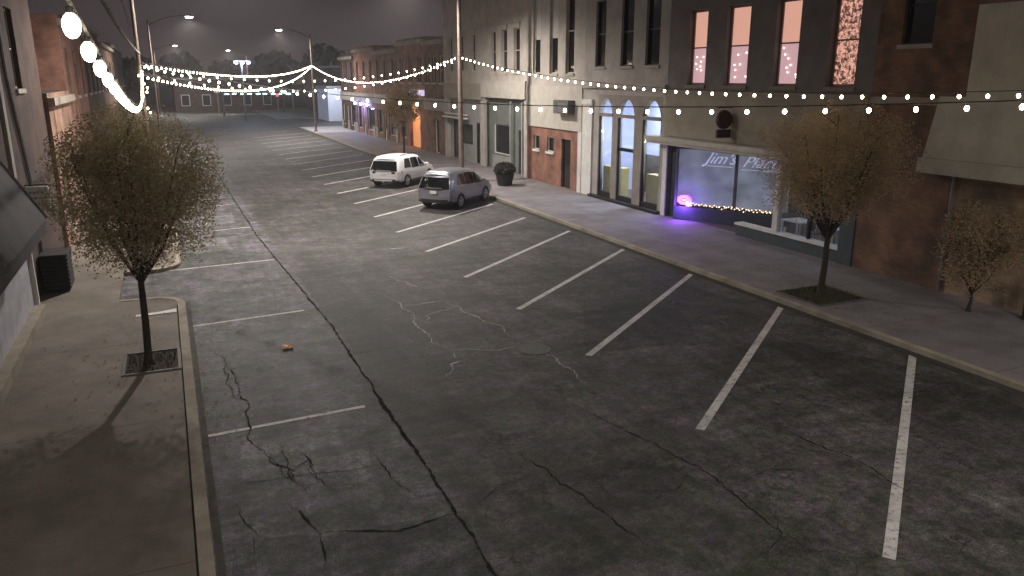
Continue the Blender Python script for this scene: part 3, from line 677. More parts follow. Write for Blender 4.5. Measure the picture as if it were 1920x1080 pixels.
b.build('shop_glass', M['glass'], t)
b = MB(); slabx(b, XF, -1, .0, .25, fy(28.55), fy(34.7), .1, .22); b.build('step', M['black'], t)
ix = XF+3.2
b = MB(); b.quad((ix, y0+.1, fz(1.95)), (ix, y1-.1, fz(1.95)), (ix, y1-.1, 5.1), (ix, y0+.1, 5.1)); b.build('interior_wall', mat('pale_blue_wall', (.55, .58, .75), .8, .05, 2), t)
b = MB(); b.quad((ix, y0+.1, .12), (ix, y1-.1, .12), (ix, y1-.1, fz(1.95)-.002), (ix, y0+.1, fz(1.95)-.002)); b.quad((XF+.3, y0+.1, .12), (ix, y0+.1, .12), (ix, y1-.1, .12), (XF+.3, y1-.1, .12)); b.build('interior_lower_wall', mat('interior_brown', (.10, .085, .06), .7, .2, 2), t)
b = MB(); b.quad((XF+.32, y0+.1, .12), (ix, y0+.1, .12), (ix, y0+.1, 5.1), (XF+.32, y0+.1, 5.1)); b.quad((XF+.32, y1-.1, .12), (ix, y1-.1, .12), (ix, y1-.1, 5.1), (XF+.32, y1-.1, 5.1)); b.quad((XF+.32, y0+.1, 5.1), (ix, y0+.1, 5.1), (ix, y1-.1, 5.1), (XF+.32, y1-.1, 5.1)); b.build('interior_side', mat('interior_white', (.5, .52, .62), .8, .05, 2), t)
b = MB()
for a_, c_ in ((28.9, 30.4), (32.7, 34.3)): slabx(b, XF, -1, -.9, -.40, fy(a_), fy(c_), .125, fz(1.55))
b.build('counter', mat('mustard_counter', (.50, .42, .16), .7, .15, 3), t)
light('shop_light', 'AREA', 520, (.74, .78, 1.0), (XF+1.9, (y0+y1)/2, 5.0), t, size=2.2)
light('counter_light', 'POINT', 45, (1.0, .9, .45), (XF+.55, fy(29.6), fz(3.0)), t, radius=.1)
light('counter_light', 'POINT', 45, (1.0, .9, .45), (XF+.6, fy(33.5), fz(3.2)), t, radius=.1)

# --- U5: red brick ground floor, white panel
y0, y1 = fy(35.75), fy(42.7)
lw = [F((41.0, 41.75, 1.8, 2.6)), F((39.15, 40.0, 1.8, 2.6))]
uw = [F((40.9, 41.85, 6.0, 10.2)), F((38.75, 39.75, 6.0, 10.2)), F((36.9, 37.85, 6.0, 10.2))]
dr = F((37.15, 38.2, 0.02, 2.6))
t = building('shop_building', 'building with red brick ground floor below a white sign panel and blinds upstairs', y0, y1-.003, 12.3, M['limestone'], uw + [F((36.2, 42.6, 0.0, 3.1))], group=G)
g5 = wall_mesh(XF+.03, -1, fy(36.2), fy(42.6), .102, fz(3.1)-.002, lw+[dr], .2, .26).build('brick_front', M['brick_red'], t)
for o in lw: window(t, XF+.03, -1, o, M['white'], M['blackglass'], mull=0, inset=.1, fw=.04)
for i, o in enumerate(uw): window(t, XF, -1, o, M['limestone'], M['blackglass'], mull=1, blind=.55 if i < 2 else None, hood=M['limestone'], sill=True)
q = MB(); slabx(q, XF, -1, -.2, -.14, dr[0]+.003, dr[1]-.003, .12, dr[3]-.003); dd = q.build('door', M['blackglass'], t)
q = MB(); slabx(q, XF, -1, -.13, -.1, dr[0]+.12, dr[0]+.15, 1.0, 1.35); q.build('handle', M['steel'], dd)
b = MB(); slabx(b, XF, -1, .0, .06, fy(35.85), fy(42.65), fz(3.1), fz(5.35)); b.build('sign_panel', M['cream'], t)
b = MB(); slabx(b, XF, -1, .062, .45, fy(36.6), fy(38.3), fz(3.95), fz(4.65)); ac = b.build('air_conditioner', mat('grey_unit', (.12, .115, .11), .6), t)
b = MB(); slabx(b, XF, -1, .452, .47, fy(36.75), fy(37.7), fz(4.05), fz(4.5)); b.build('grille', M['steel'], ac)
b = MB(); slabx(b, XF, -1, .0, .10, y0+.003, fy(36.15), .1, fz(3.1)); b.build('white_pilaster', M['white'], t)

# --- U6 and U7
y0, y1 = fy(42.7), fy(49.8)
uw = [F((47.4, 48.2, 6.1, 8.6)), F((45.6, 46.5, 6.1, 8.6)), F((43.7, 44.6, 6.1, 8.6))]
t = building('shop_building', 'pale building with green-grey shopfront and narrow arched windows beside the tall pole', y0, y1-.003, 11.6, M['limestone'], uw+[F((43.1, 49.3, 0.0, 4.5))], group=G)
for o in uw: window(t, XF, -1, o, M['limestone'], M['blackglass'], mull=1, hood=M['limestone'])
b = wall_mesh(XF+.25, -1, fy(43.1), fy(49.3), .102, fz(4.5)-.002, [F((45.8, 48.4, 1.0, 2.9)), F((43.5, 44.4, .02, 2.7))], .15, .2).build('shopfront', M['greengrey'], t)
window(t, XF+.25, -1, F((45.8, 48.4, 1.0, 2.9)), M['white'], M['blackglass'], mull=0, inset=.08, sill=False)
b = MB(); slabx(b, XF+.25, -1, 0, .04, fy(45.7), fy(48.6), .12, fz(.9)); b.build('pale_bulkhead', M['greypaint'], t)
b = MB(); slabx(b, XF+.25, -1, -.1, -.05, fy(43.52), fy(44.38), .12, fz(2.68)); dd = b.build('door', M['black'], t)
b = MB(); slabx(b, XF, -1, -.002, .08, fy(43.15), fy(43.3), .12, fz(4.4)); slabx(b, XF, -1, -.002, .08, fy(44.9), fy(45.05), .12, fz(4.4)); slabx(b, XF, -1, -.002, .08, fy(49.0), fy(49.25), .12, fz(4.4)); b.build('shopfront_column', M['greypaint'], t)
b = MB(); slabx(b, XF, -1, -.002, .12, y0+.003, y1-.003, fz(4.55), fz(5.6)); b.build('frieze', M['cream'], t)
y0, y1 = fy(49.8), fy(57.5)
uw = [F((55.6, 56.4, 6.2, 8.6)), F((53.3, 54.1, 6.2, 8.6)), F((51.0, 51.8, 6.2, 8.6))]
t = building('shop_building', 'pale building with light grey shopfront and thin bracket sign, left of the tall pole', y0, y1-.003, 12.1, M['limestone'], uw+[F((50.2, 56.9, 0.0, 4.3))], group=G)
for o in uw: window(t, XF, -1, o, M['limestone'], M['blackglass'], mull=1, hood=M['limestone'])
wall_mesh(XF+.2, -1, fy(50.2), fy(56.9), .102, fz(4.3)-.002, [F((55.2, 56.3, .02, 2.8)), F((50.8, 51.5, .02, 2.8)), F((52.2, 54.4, 1.2, 2.6))], .12, .2).build('shopfront', M['greypaint'], t)
for o in (F((55.2, 56.3, .02, 2.8)), F((50.8, 51.5, .02, 2.8)), F((52.2, 54.4, 1.2, 2.6))): window(t, XF+.2, -1, o, M['black'], M['blackglass'], mull=0, inset=.06, sill=False)
b = MB(); slabx(b, XF, -1, -.002, .10, y0+.003, y1-.003, fz(4.35), fz(5.4)); b.build('frieze', M['beige'], t)
b = MB(); slabx(b, XF, -1, .0, .35, fy(52.6), fy(57.2), fz(2.95), fz(3.05)); slabx(b, XF, -1, .0, .2, fy(52.6), fy(57.2), fz(3.2), fz(3.28)); b.build('sign_rails', M['white'], t)
b = MB(); slabx(b, XF, -1, .0, .05, y1-.35, y1-.01, .1, 12.0); b.build('corner_pilaster', M['limestone'], t)
# --- U8..: brick two-storey rows further on
pos = [(57.5, 62.5, 8.7, 'brick_brown', 'brown brick building just beyond the grey shopfront'), (62.5, 70.5, 8.9, 'brick_red', 'brick building with the orange lit doorway and small lit sign'),
       (70.5, 79.0, 8.4, 'brick_brown', 'brown brick building far down the row, two from the orange doorway'), (79.0, 88.0, 8.8, 'brick_red', 'reddish building with blue lamps on its front'), (88.0, 95.5, 8.2, 'brick_dark', 'darkest building at the far end of the right row')]
for i, (p0, p1, H, m, lab) in enumerate(pos):
    y0, y1 = fy(p0), fy(p1); n = 3; L_ = p1-p0
    uw = [F((p0+L_*(k+.5)/n-.45, p0+L_*(k+.5)/n+.45, 5.4, 7.4)) for k in range(n)]
    gw = [F((p0+.6, p0+L_*.42, .5, 2.8)), F((p0+L_*.5, p0+L_*.5+1.1, .02, 2.7)), F((p0+L_*.72, p1-.5, .5, 2.8))]
    if i == 1: gw = [F((64.0, 67.0, .02, 2.75)), F((68.2, 69.8, .6, 2.6))]
    if i == 0: gw = [F((59.0, 60.2, .02, 2.6))]
    t = building('shop_building', lab, y0, y1-.003, H, M[m], uw+gw, group=G)
    for o in uw: window(t, XF, -1, o, M['limestone'], M['blackglass'], mull=1)
    for k, o in enumerate(gw):
        if i == 1 and k == 0: continue
        window(t, XF, -1, o, M['white'], M['blackglass'], mull=0, sill=False)
    b = MB(); slabx(b, XF, -1, 0, .25, y0, y1-.003, H-.5, H-.2); b.build('cornice', M['beige'], t)
    b = MB(); slabx(b, XF, -1, 0, .12, y0, y1-.003, fz(3.3), fz(4.2)); b.build('sign_band', M['beige'] if i % 2 else M['greybeige'], t)
    if i >= 2:
        for k in range(3):
            b = MB(); yy = p0+.2+k*L_*.44; slabx(b, XF, -1, 0, .14, fy(yy), fy(yy+.4), .1, fz(1.0)); b.build('pilaster_base', M['cream'], t)
    if i == 1:
        o = gw[0]; dm = emat('orange_lit_entry', (.85, .33, .13), .42, (.6, .3, .15))
        q = MB(); slabx(q, XF, -1, -.28, -.25, o[0], o[1], o[2], o[3]); dd = q.build('lit_door', dm, t)
        q = MB(); slabx(q, XF, -1, -.24, -.22, fy(64.3), fy(64.8), fz(1.5), fz(1.9)); q.build('mail_slot', M['black'], dd)
        q = MB(); slabx(q, XF, -1, .0, .2, fy(62.6), fy(66.4), fz(4.35), fz(4.8)); q.build('lit_sign', emat('pale_lit_sign', (.8, .75, 1.0), .5), t)
        light('door_light', 'POINT', 40, (1.0, .5, .22), (XF-.5, fy(65.5), 2.7), t, radius=.1)
    if i == 3:
        for yy in (81.5, 84.2, 87.0):
            q = MB(); q.lathe([(.002, -.14), (.11, -.08), (.13, 0), (.11, .08), (.002, .14)], (XF-.3, fy(yy), fz(3.1)), 10); wl = q.build('wall_lamp', M['blue_lens'], t)
            q = MB(); q.box(XF-.3, XF, fy(yy)-.03, fy(yy)+.03, fz(3.1)+.145, fz(3.1)+.18); q.build('lamp_arm', M['black'], wl)
        light('wall_lamp_light', 'POINT', 90, (.3, .35, 1.0), (XF-.6, fy(84.2), fz(2.6)), t, radius=.1)

# --- far end of the street
def plain_block(name, label, x0, x1, y0, y1, H, m, cat='building', nx=0, group=None):
    t = thing(name, label, cat, ((x0+x1)/2, (y0+y1)/2, 0), group=group)
    b = MB(); b.box(x0, x1, y0, y1, -.01, H); b.build('wall', m, t)
    b = MB(); b.box(x0-.15, x1+.15, y0-.15, y1+.15, H+.002, H+.35); b.build('parapet', M['greybeige'], t)
    for k in range(nx):
        cx = x0 + (x1-x0)*(k+.5)/nx
        f = MB(); f.box(cx-.7, cx+.7, y0-.06, y0-.002, 1.0, 2.9); ff = f.build('window', M['white'], t)
        p = MB(); p.box(cx-.6, cx+.6, y0-.08, y0-.062, 1.1, 2.8); p.build('pane', M['blackglass'], ff)
    return t
GF = 'low buildings beyond the cross street'
t = plain_block('corner_garage', 'low white-lit block at the far corner past the right row', 20.6, 23.0, 110, 118, 4.3, mat('white_block', (.8, .82, .9), .8, .08, 1), group=GF)
light('garage_light', 'POINT', 900, (.75, .82, 1.0), (20.5, 105.5, 5.2), t, radius=.2)
t = plain_block('far_building', 'long dark flat building closing the view behind the cross street', 24, 60, 124, 150, 7.2, M['brick_dark'], nx=10, group=GF)
t = plain_block('far_building', 'dark hall with a canopy of small cyan lamps beyond the cross street', 2, 19, 150, 170, 5.4, M['brick_dark'], nx=5, group=GF)
cn = MB(); cn.box(8, 19.5, 130, 142, 3.4, 3.9); cn.build('canopy', M['greybeige'], t)
for (x_, y_) in ((8.5, 130.5), (19, 130.5), (8.5, 141.5), (19, 141.5)):
    q = MB(); q.tube([(x_, y_, 0), (x_, y_, 3.4)], .15, 8); q.build('canopy_post', M['steel'], t)
for k in range(9):
    x_ = 9.2+k*1.15; y_ = 131+ (k % 2)*1.2
    q = MB(); q.box(x_-.28, x_+.28, y_-.2, y_+.2, 3.26-.1*(k/9.), 3.38); q.build('canopy_lamp', M['cyan_lens'], t)
t = plain_block('far_building', 'dark building on the left beyond the cross street', -40, -6, 122, 145, 6.5, M['brick_dark'], nx=8, group=GF)
# wooded skyline far behind
def blob_tree(name, label, x, y, h, r, seed, col, group):
    rg = random.Random(seed); t = thing(name, label, 'tree', (x, y, 0), group=group)
    b = MB(); b.tube([(x, y, -.02), (x+.1, y, h*.4), (x, y, h*.7)], [.3, .22, .1], 7); b.build('trunk', M['bark'], t)
    b = MB()
    for k in range(900):
        th = rg.uniform(0, 2*PI); ph = math.acos(rg.uniform(-1, 1)); rr_ = (rg.random()**.45)
        c = Vector((x + r*rr_*math.sin(ph)*math.cos(th), y + r*rr_*math.sin(ph)*math.sin(th), h*.64 + h*.36*rr_*math.cos(ph)))
        if mnoise.noise(c*.5) < -.12: continue
        a = Vector((rg.uniform(-1, 1), rg.uniform(-1, 1), rg.uniform(-1, 1))).normalized(); e_ = a.orthogonal().normalized(); s_ = rg.uniform(.22, .5)
        b.quad(c-a*s_-e_*s_, c+a*s_-e_*s_, c+a*s_+e_*s_, c-a*s_+e_*s_)
    b.build('crown', col, t)
leaf_far = mat('far_foliage', (.05, .042, .032), .9, .4, 1.2)
ft = [(-12, 150, 9), (-4, 176, 10), (4, 182, 11), (13, 186, 9.5), (22, 178, 11), (30, 160, 12), (39, 158, 11), (48, 162, 12), (58, 158, 13), (26, 198, 12)]
nm = ['leftmost far tree, behind the dark building beyond the cross street', 'far tree second from left on the skyline', 'far tree rising above the hall with cyan lamps, left side', 'far tree behind the middle of the hall with cyan lamps',
      'far tree behind the low white-lit block', 'far tree just right of the white-lit block on the skyline', 'far tree behind the long flat building, left part', 'far tree behind the long flat building, middle', 'far tree at the right end of the long flat building', 'farthest tree on the skyline, over the street end']
for i, (x, y, h) in enumerate(ft): blob_tree('skyline_tree', nm[i], x, y, h, h*.42, 100+i, leaf_far, 'trees on the far skyline')

# ---------------------------------------------------------------- left side
XL = -3.55
GL = 'buildings in the row along the left sidewalk'
t = building('shop_building', 'dark brick building with grey awning and white shopfront, nearest on the left', 4.0, 29.9, 9.4, M['brick_dark'], [(25.0, 26.2, 5.5, 7.6)], X=XL, s=1, group=GL)
window(t, XL, 1, (25.0, 26.2, 5.5, 7.6), M['limestone'], M['blackglass'], mull=1)
b = MB(); slabx(b, XL, 1, .0, .10, 4.1, 21.9, .1, 2.5); wf = b.build('white_shopfront', mat('blueish_white_panel', (.42, .42, .46), .7, .2, 3, .3), t)
b = MB(); slabx(b, XL, 1, .0, .34, 4.1, 21.9, .1, .32); b.build('base_course', M['kerb'], t)
b = MB(); b.prism([(XL+.02, 22.0), (XL+.2, 22.0), (XL+.2, 22.12), (XL+.02, 22.12)], .1, 2.45); b.build('white_post', M['white'], t)
b = MB(); slabx(b, XL, 1, .0, .03, 22.3, 23.3, .1, 2.2); b.build('door', M['black'], t)
b = MB(); b.tube([(XL+.06, 24.6, .12), (XL+.06, 24.6, 3.2), (XL+.06, 23.4, 5.8), (XL+.06, 23.4, 9.0)], .05, 8); b.build('drainpipe', M['steel'], t)
b = MB(); slabx(b, XL, 1, .0, .08, 22.2, 22.55, 3.4, 9.2); b.build('pale_pilaster', M['greybeige'], t)
for k in range(2): pass
aw = MB(); e0, e1 = 6.0, 20.2
P0, P1, P2 = (XL+.12, 4.05), (-2.68, 2.72), (-2.68, 2.45)
aw.quad((P0[0], e0, P0[1]), (P0[0], e1, P0[1]), (P1[0], e1, P1[1]), (P1[0], e0, P1[1]))
aw.quad((P1[0], e0, P1[1]), (P1[0], e1, P1[1]), (P2[0], e1, P2[1]), (P2[0], e0, P2[1]))
aw.quad((P0[0], e0, P0[1]-.05), (P0[0], e1, P0[1]-.05), (P1[0]-.03, e1, P1[1]-.05), (P1[0]-.03, e0, P1[1]-.05))
aw.poly([(P0[0], e1, P0[1]), (P1[0], e1, P1[1]), (P2[0], e1, P2[1]), (P0[0], e1, P2[1])])
ao = aw.build('awning', mat('charcoal_canvas', (.085, .08, .08), .85, .3, 1.2, .3), t)
b = MB(); b.tube([(P0[0]+.02, e1+.02, P0[1]+.02), (P1[0]+.02, e1+.02, P1[1]+.02)], .025, 6); b.build('edge_trim', M['steel'], ao)
sg = thing('projecting_sign', 'small white sign projecting from the dark brick wall past the awning', 'sign', (XL, 23.9, 2.4))
b = MB(); b.box(-3.52, -3.02, 23.86, 23.94, 2.38, 3.02); b.build('panel', M['white'], sg)
b = MB(); rg = random.Random(5)
for r_ in range(3):
    x_ = -3.46
    while x_ < -3.12:
        wd_ = rg.uniform(.03, .07); b.box(x_, x_+wd_, 23.851, 23.859, 2.84-r_*.15, 2.89-r_*.15); x_ += wd_+.03
b.build('faded_print', mat('faded_print', (.2, .2, .22), .7), sg)
b = MB(); b.tube([(XL, 23.9, 3.06), (-3.0, 23.9, 3.06)], .015, 6); b.build('bracket', M['black'], sg)
# litter bin
bn = thing('litter_bin', 'black slatted litter bin against the left wall below the white sign', 'litter bin', (-3.15, 24.4, .1))
b = MB(); b.box(-3.48, -2.86, 23.95, 24.95, .14, 1.08); b.build('body', M['black'], bn)
b = MB()
for k in range(8):
    b.box(-3.5, -2.845, 23.92, 23.945, .2+k*.11, .26+k*.11); b.box(-2.855, -2.83, 23.95, 24.95, .2+k*.11, .26+k*.11)
b.build('slats', M['plastic'], bn)
b = MB(); b.box(-3.5, -2.82, 23.9, 25.0, 1.085, 1.15); b.build('lid', M['plastic'], bn)
# further left row
lft = [(30.0, 37, 5.3, 'brick_orange', 'pinkish orange brick building behind the left sidewalk tree', -3.42), (37, 47, 8.2, 'brick_red', 'red brick building on the left row just past the orange one', -3.5), (47, 60, 8.8, 'brick_dark', 'dark brick building in the middle of the left row', -3.5),
       (60, 76, 8.2, 'brick_brown', 'brown brick building near the far end of the left row', -3.5), (76, 96, 8.6, 'brick_dark', 'last dark brick building before the cross street on the left', -3.5)]
for p0, p1, H, m, lab, X_ in lft:
    n = max(2, int((p1-p0)/3)); uw = [] if H < 6 else [(p0+(p1-p0)*(k+.5)/n-.5, p0+(p1-p0)*(k+.5)/n+.5, 5.0, 7.0) for k in range(n)]
    gw = [(p0+(p1-p0)*(k+.5)/n-.9, p0+(p1-p0)*(k+.5)/n+.9, .6, 2.7) for k in range(n)]
    t = building('shop_building', lab, p0, p1-.01, H, M[m], uw+gw, X=X_, s=1, group=GL)
    for o in uw+gw: window(t, X_, 1, o, M['limestone'], M['blackglass'], mull=0)
    b = MB(); slabx(b, X_, 1, 0, .2, p0, p1-.01, H-.4, H-.15); b.build('cornice', M['beige'], t)

# ---------------------------------------------------------------- tree pits
def pit(x0, x1, y0, y1):
    z = SW+.004
    sheet('tree_pit', [(x0, y0), (x1, y0), (x1, y1), (x0, y1)], z, M['soil'])
    b = MB(); e_ = .06
    b.box(x0-e_, x1+e_, y0-e_, y0, SW-.02, SW+.03); b.box(x0-e_, x1+e_, y1, y1+e_, SW-.02, SW+.03); b.box(x0-e_, x0, y0, y1, SW-.02, SW+.03); b.box(x1, x1+e_, y0, y1, SW-.02, SW+.03)
    kind(b.build('pit_edging', M['iron']))
pit(-1.24, -.26, 16.35, 17.6)
pit(15.0, 16.6, 14.6, 16.1)
def tufts(name, x0, x1, y0, y1, n, seed):
    rg = random.Random(seed); b = MB()
    for k in range(n):
        x, y = rg.uniform(x0, x1), rg.uniform(y0, y1); h = rg.uniform(.04, .14); a = rg.uniform(0, PI); dx, dy = math.cos(a)*.012, math.sin(a)*.012
        lx, ly = rg.uniform(-.05, .05), rg.uniform(-.05, .05)
        b.tri((x-dx, y-dy, SW), (x+dx, y+dy, SW), (x+lx, y+ly, SW+h))
    o = b.build(name, mat('dry_grass', (.07, .062, .03), .9, .4, 6)); kind(o, 'stuff')
tufts('grass', 15.05, 16.55, 14.65, 16.05, 1600, 4)
tufts('grass', -1.2, -.3, 16.4, 17.55, 260, 5)

b = MB(); rg = random.Random(77)
for k in range(420):
    if k % 3: x, y, z = rg.gauss(-.6, 1.3), rg.gauss(16.5, 3.2), 0
    else: x, y, z = rg.gauss(15.4, 1.4), rg.gauss(15.0, 3.0), 0
    z = (SW if (x < -.2 or x > 14.7) else 0)+.014
    if -.22 < x < .02 or 14.45 < x < 14.72 or x < -3.1: continue
    a = rg.uniform(0, PI); s_ = rg.uniform(.025, .05); c_, d_ = math.cos(a)*s_, math.sin(a)*s_
    b.quad((x-c_, y-d_, z), (x+d_*.6, y-c_*.6, z+.012), (x+c_, y+d_, z+.004), (x-d_*.6, y+c_*.6, z+.01))
kind(b.build('fallen_leaves', mat('fallen_leaf', (.22, .13, .06), .8, .5, 9)), 'stuff')
# ---------------------------------------------------------------- trees
def foliage(name, c1, c2, c3):
    m, t, b = newmat(name); N = t.nodes; L = t.links
    g = N.new('ShaderNodeNewGeometry'); n = N.new('ShaderNodeTexNoise'); n.inputs['Scale'].default_value = 2.4; n.inputs['Detail'].default_value = 3
    L.new(g.outputs['Position'], n.inputs['Vector'])
    ad = N.new('ShaderNodeMath'); ad.operation = 'MULTIPLY_ADD'; ad.inputs[1].default_value = .45; L.new(g.outputs['Random Per Island'], ad.inputs[0]); 
    sb = N.new('ShaderNodeMath'); sb.operation = 'SUBTRACT'; sb.inputs[1].default_value = .22; L.new(n.outputs[0], sb.inputs[0]); L.new(sb.outputs[0], ad.inputs[2])
    r = N.new('ShaderNodeValToRGB'); r.color_ramp.elements[0].position = .25; r.color_ramp.elements[1].position = .75
    r.color_ramp.elements[0].color = (*c1, 1); r.color_ramp.elements[1].color = (*c3, 1); e_ = r.color_ramp.elements.new(.5); e_.color = (*c2, 1)
    L.new(ad.outputs[0], r.inputs[0]); L.new(r.outputs[0], b.inputs['Base Color']); b.inputs['Roughness'].default_value = .75
    b.inputs['Specular IOR Level'].default_value = .2
    tr = N.new('ShaderNodeBsdfTranslucent'); L.new(r.outputs[0], tr.inputs[0]); mi = N.new('ShaderNodeMixShader'); mi.inputs[0].default_value = .5
    L.new(b.outputs[0], mi.inputs[1]); L.new(tr.outputs[0], mi.inputs[2]); L.new(mi.outputs[0], N['Material Output'].inputs[0])
    return m
leafL = foliage('autumn_leaves', (.36, .31, .19), (.50, .43, .27), (.56, .48, .36))
leafR = foliage('autumn_leaves_right', (.36, .27, .19), (.52, .40, .25), (.54, .43, .24))
def street_tree(label, x, y, z0, split, zlo, zhi, rx, ctr, seed, leaf, nleaf, trunk_r=.075, lean=0, dens=-.1, group='small street trees', leafs=.05):
    rg = random.Random(seed); t = thing('street_tree', label, 'tree', (x, y, z0), group=group)
    b = MB(); top = Vector((x+lean, y, split))
    b.tube([(x, y, z0-.03), (x+.01, y+.01, z0+.12), (x+lean*.5+.015, y-.01, (z0+split)/2), tuple(top)], [trunk_r*1.7, trunk_r*1.1, trunk_r, trunk_r*.85], 10)
    cz = (zlo+zhi)/2; hz = (zhi-zlo)/2; tips = []
    def shape(z):   # crown half width at height z : vase with a rounded top
        u = (z-zlo)/(zhi-zlo); u = max(0, min(1, u)); return rx*(.5+.5*math.sin(PI*min(1, .14+u*.8))**.8)*(1 if u < .8 else 1-(u-.8)*2.2)
    n1 = 13
    for k in range(n1):
        a = 2*PI*k/n1 + rg.uniform(-.3, .3); zt = rg.uniform(cz-.1, zhi-.35); rr_ = shape(zt)*rg.uniform(.3, .8)
        tip = Vector((ctr[0]+math.cos(a)*rr_, ctr[1]+math.sin(a)*rr_, zt))
        m1 = top.lerp(tip, .35) + Vector((math.cos(a)*.12, math.sin(a)*.12, -.05)); m2 = top.lerp(tip, .7) + Vector((math.cos(a)*.1, math.sin(a)*.1, .02))
        ch = [top - Vector((0, 0, .05)), m1, m2, tip]; b.tube([tuple(p) for p in ch], [trunk_r*.5, trunk_r*.36, trunk_r*.22, .008], 6)
        for q in range(9):
            s_ = rg.uniform(.25, .95); i0 = min(2, int(s_*3)); p0_ = ch[i0].lerp(ch[i0+1], s_*3-i0)
            d_ = Vector((rg.uniform(-1, 1), rg.uniform(-1, 1), rg.uniform(.1, 1))).normalized()*rg.uniform(.3, .6)
            p1_ = p0_ + d_; b.tube([tuple(p0_), tuple(p0_.lerp(p1_, .5)+Vector((0, 0, .03))), tuple(p1_)], [.013, .009, .004], 4); tips.append(p1_); tips.append(p0_.lerp(p1_, .6))
    b.build('trunk', M['bark'], t, smooth=True)
    b = MB(); made = 0; tries = 0
    cl = [Vector((ctr[0]+rg.uniform(-1, 1)*rx, ctr[1]+rg.uniform(-1, 1)*rx, rg.uniform(zlo, zhi))) for _ in range(260)] + tips
    while made < nleaf and tries < nleaf*6:
        tries += 1
        c0 = rg.choice(cl); c = c0 + Vector((rg.gauss(0, .22), rg.gauss(0, .22), rg.gauss(0, .2)))
        dx = math.hypot(c.x-ctr[0], c.y-ctr[1]); sh = shape(c.z)*(1+.22*mnoise.noise(c*1.6))
        if dx > sh or c.z < zlo-.25 or c.z > zhi: continue
        if mnoise.noise(c*1.5+Vector((seed, 0, 0))) < dens: continue
        a = Vector((rg.uniform(-1, 1), rg.uniform(-1, 1), rg.uniform(-.7, .7))).normalized(); e_ = a.cross(Vector((rg.uniform(-1, 1), rg.uniform(-1, 1), rg.uniform(-1, 1)))).normalized()
        s_ = rg.uniform(.6, 1.25)*leafs
        b.quad(c-a*s_, c-e_*s_*.55, c+a*s_, c+e_*s_*.55); made += 1
    b.build('crown', leaf, t)
    return t
street_tree('thin vase-shaped autumn tree in the square pit on the left sidewalk', -.82, 16.9, SW, 1.85, 2.4, 5.35, 1.62, (-.62, 16.9), 11, leafL, 52000, .07, .05, dens=-.5, leafs=.029)
street_tree('bushy reddish autumn tree in the right sidewalk pit before the lettered shop', 15.85, 15.45, SW, 1.65, 2.45, 5.25, 2.0, (15.95, 15.5), 23, leafR, 52000, .085, .05, dens=-.5, leafs=.030)
street_tree('slim brown tree at the kerb behind the white car', 16.2, 57.5, SW, 2.4, 2.5, 5.4, 1.5, (16.2, 57.5), 31, leafR, 7000, .07, 0, dens=-.1, leafs=.08)
street_tree('bare-legged brown shrub against the stone wall at the right edge', 18.1, 12.75, SW, .6, .8, 2.9, 1.05, (18.1, 12.75), 41, leafR, 11000, .04, 0, group='small street trees', leafs=.034)
pt = thing('planter', 'dark planter with a round dark bush beside the tall pole on the right sidewalk', 'planter', (16.7, 39.4, SW))
b = MB(); b.lathe([(.001, 0), (.38, 0), (.5, .55), (.53, .6), (.45, .6), (.44, .5), (.001, .5)], (16.7, 39.4, SW), 16); b.build('pot', M['plastic'], pt, smooth=True)
b = MB(); rg = random.Random(8)
for k in range(1500):
    v = Vector((rg.gauss(0, 1), rg.gauss(0, 1), rg.gauss(0, 1))).normalized()*rg.uniform(.4, .62); c = Vector((16.7, 39.4, SW+.85)) + Vector((v.x, v.y, v.z*.7))
    a = Vector((rg.uniform(-1, 1), rg.uniform(-1, 1), rg.uniform(-1, 1))).normalized(); e_ = a.orthogonal().normalized(); b.quad(c-a*.06, c-e_*.035, c+a*.06, c+e_*.035)
b.build('bush', mat('dark_leaves', (.03, .028, .02), .9, .4, 6), pt)
bl = thing('bollard', 'black bollard at the right edge in front of the stone wall', 'bollard', (18.75, 11.75, SW))
b = MB(); b.lathe([(.001, 0), (.1, 0), (.1, .06), (.07, .08), (.06, .95), (.085, .97), (.085, 1.03), (.001, 1.1)], (18.75, 11.75, SW), 12); b.build('post', M['black'], bl, smooth=True)

# ---------------------------------------------------------------- street lamps on the tall poles
def street_lamp(label, x, y, side, zl=10.5, lit=True, power=LAMP_W, r=.15, arm=2.8, col=(1.0, .92, .85)):
    t = thing('street_lamp', label, 'street lamp', (x, y, SW), group='tall street lamp poles along both kerbs')
    b = MB(); b.tube([(x, y, SW-.02), (x, y, SW+.3), (x, y, zl-.3)], [r*1.25, r, r*.7], 12); b.build('pole', M['pole'], t, smooth=True)
    b = MB(); b.lathe([(.001, 0), (r*2.0, 0), (r*2.0, .06), (r*1.4, .14), (.001, .14)], (x, y, SW), 12); b.build('base', M['pole'], t)
    hx = x+side*arm
    b = MB(); b.tube([(x, y, zl-.7), (x+side*arm*.4, y, zl-.15), (x+side*arm*.8, y, zl+.12), (hx, y, zl+.14)], [.05, .045, .04, .035], 8); b.build('arm', M['pole'], t, smooth=True)
    b = MB(); b.prism([(hx-.12, y-.12), (hx+side*.05-.0, y-.16), (hx+side*.6, y-.14), (hx+side*.7, y), (hx+side*.6, y+.14), (hx+side*.05, y+.16), (hx-.12, y+.12)], zl+.06, zl+.2); hd_ = b.build('lamp_head', M['steel'], t)
    b = MB(); b.prism([(hx+side*.08, y-.12), (hx+side*.55, y-.11), (hx+side*.62, y), (hx+side*.55, y+.11), (hx+side*.08, y+.12)], zl-.01, zl+.058); b.build('lens', M['lamp_lens'], hd_)
    if lit: light('lamp_light', 'SPOT', power, col, (hx+side*.3, y, zl-.08), t, radius=.14, spot_size=math.radians(166), spot_blend=.6)
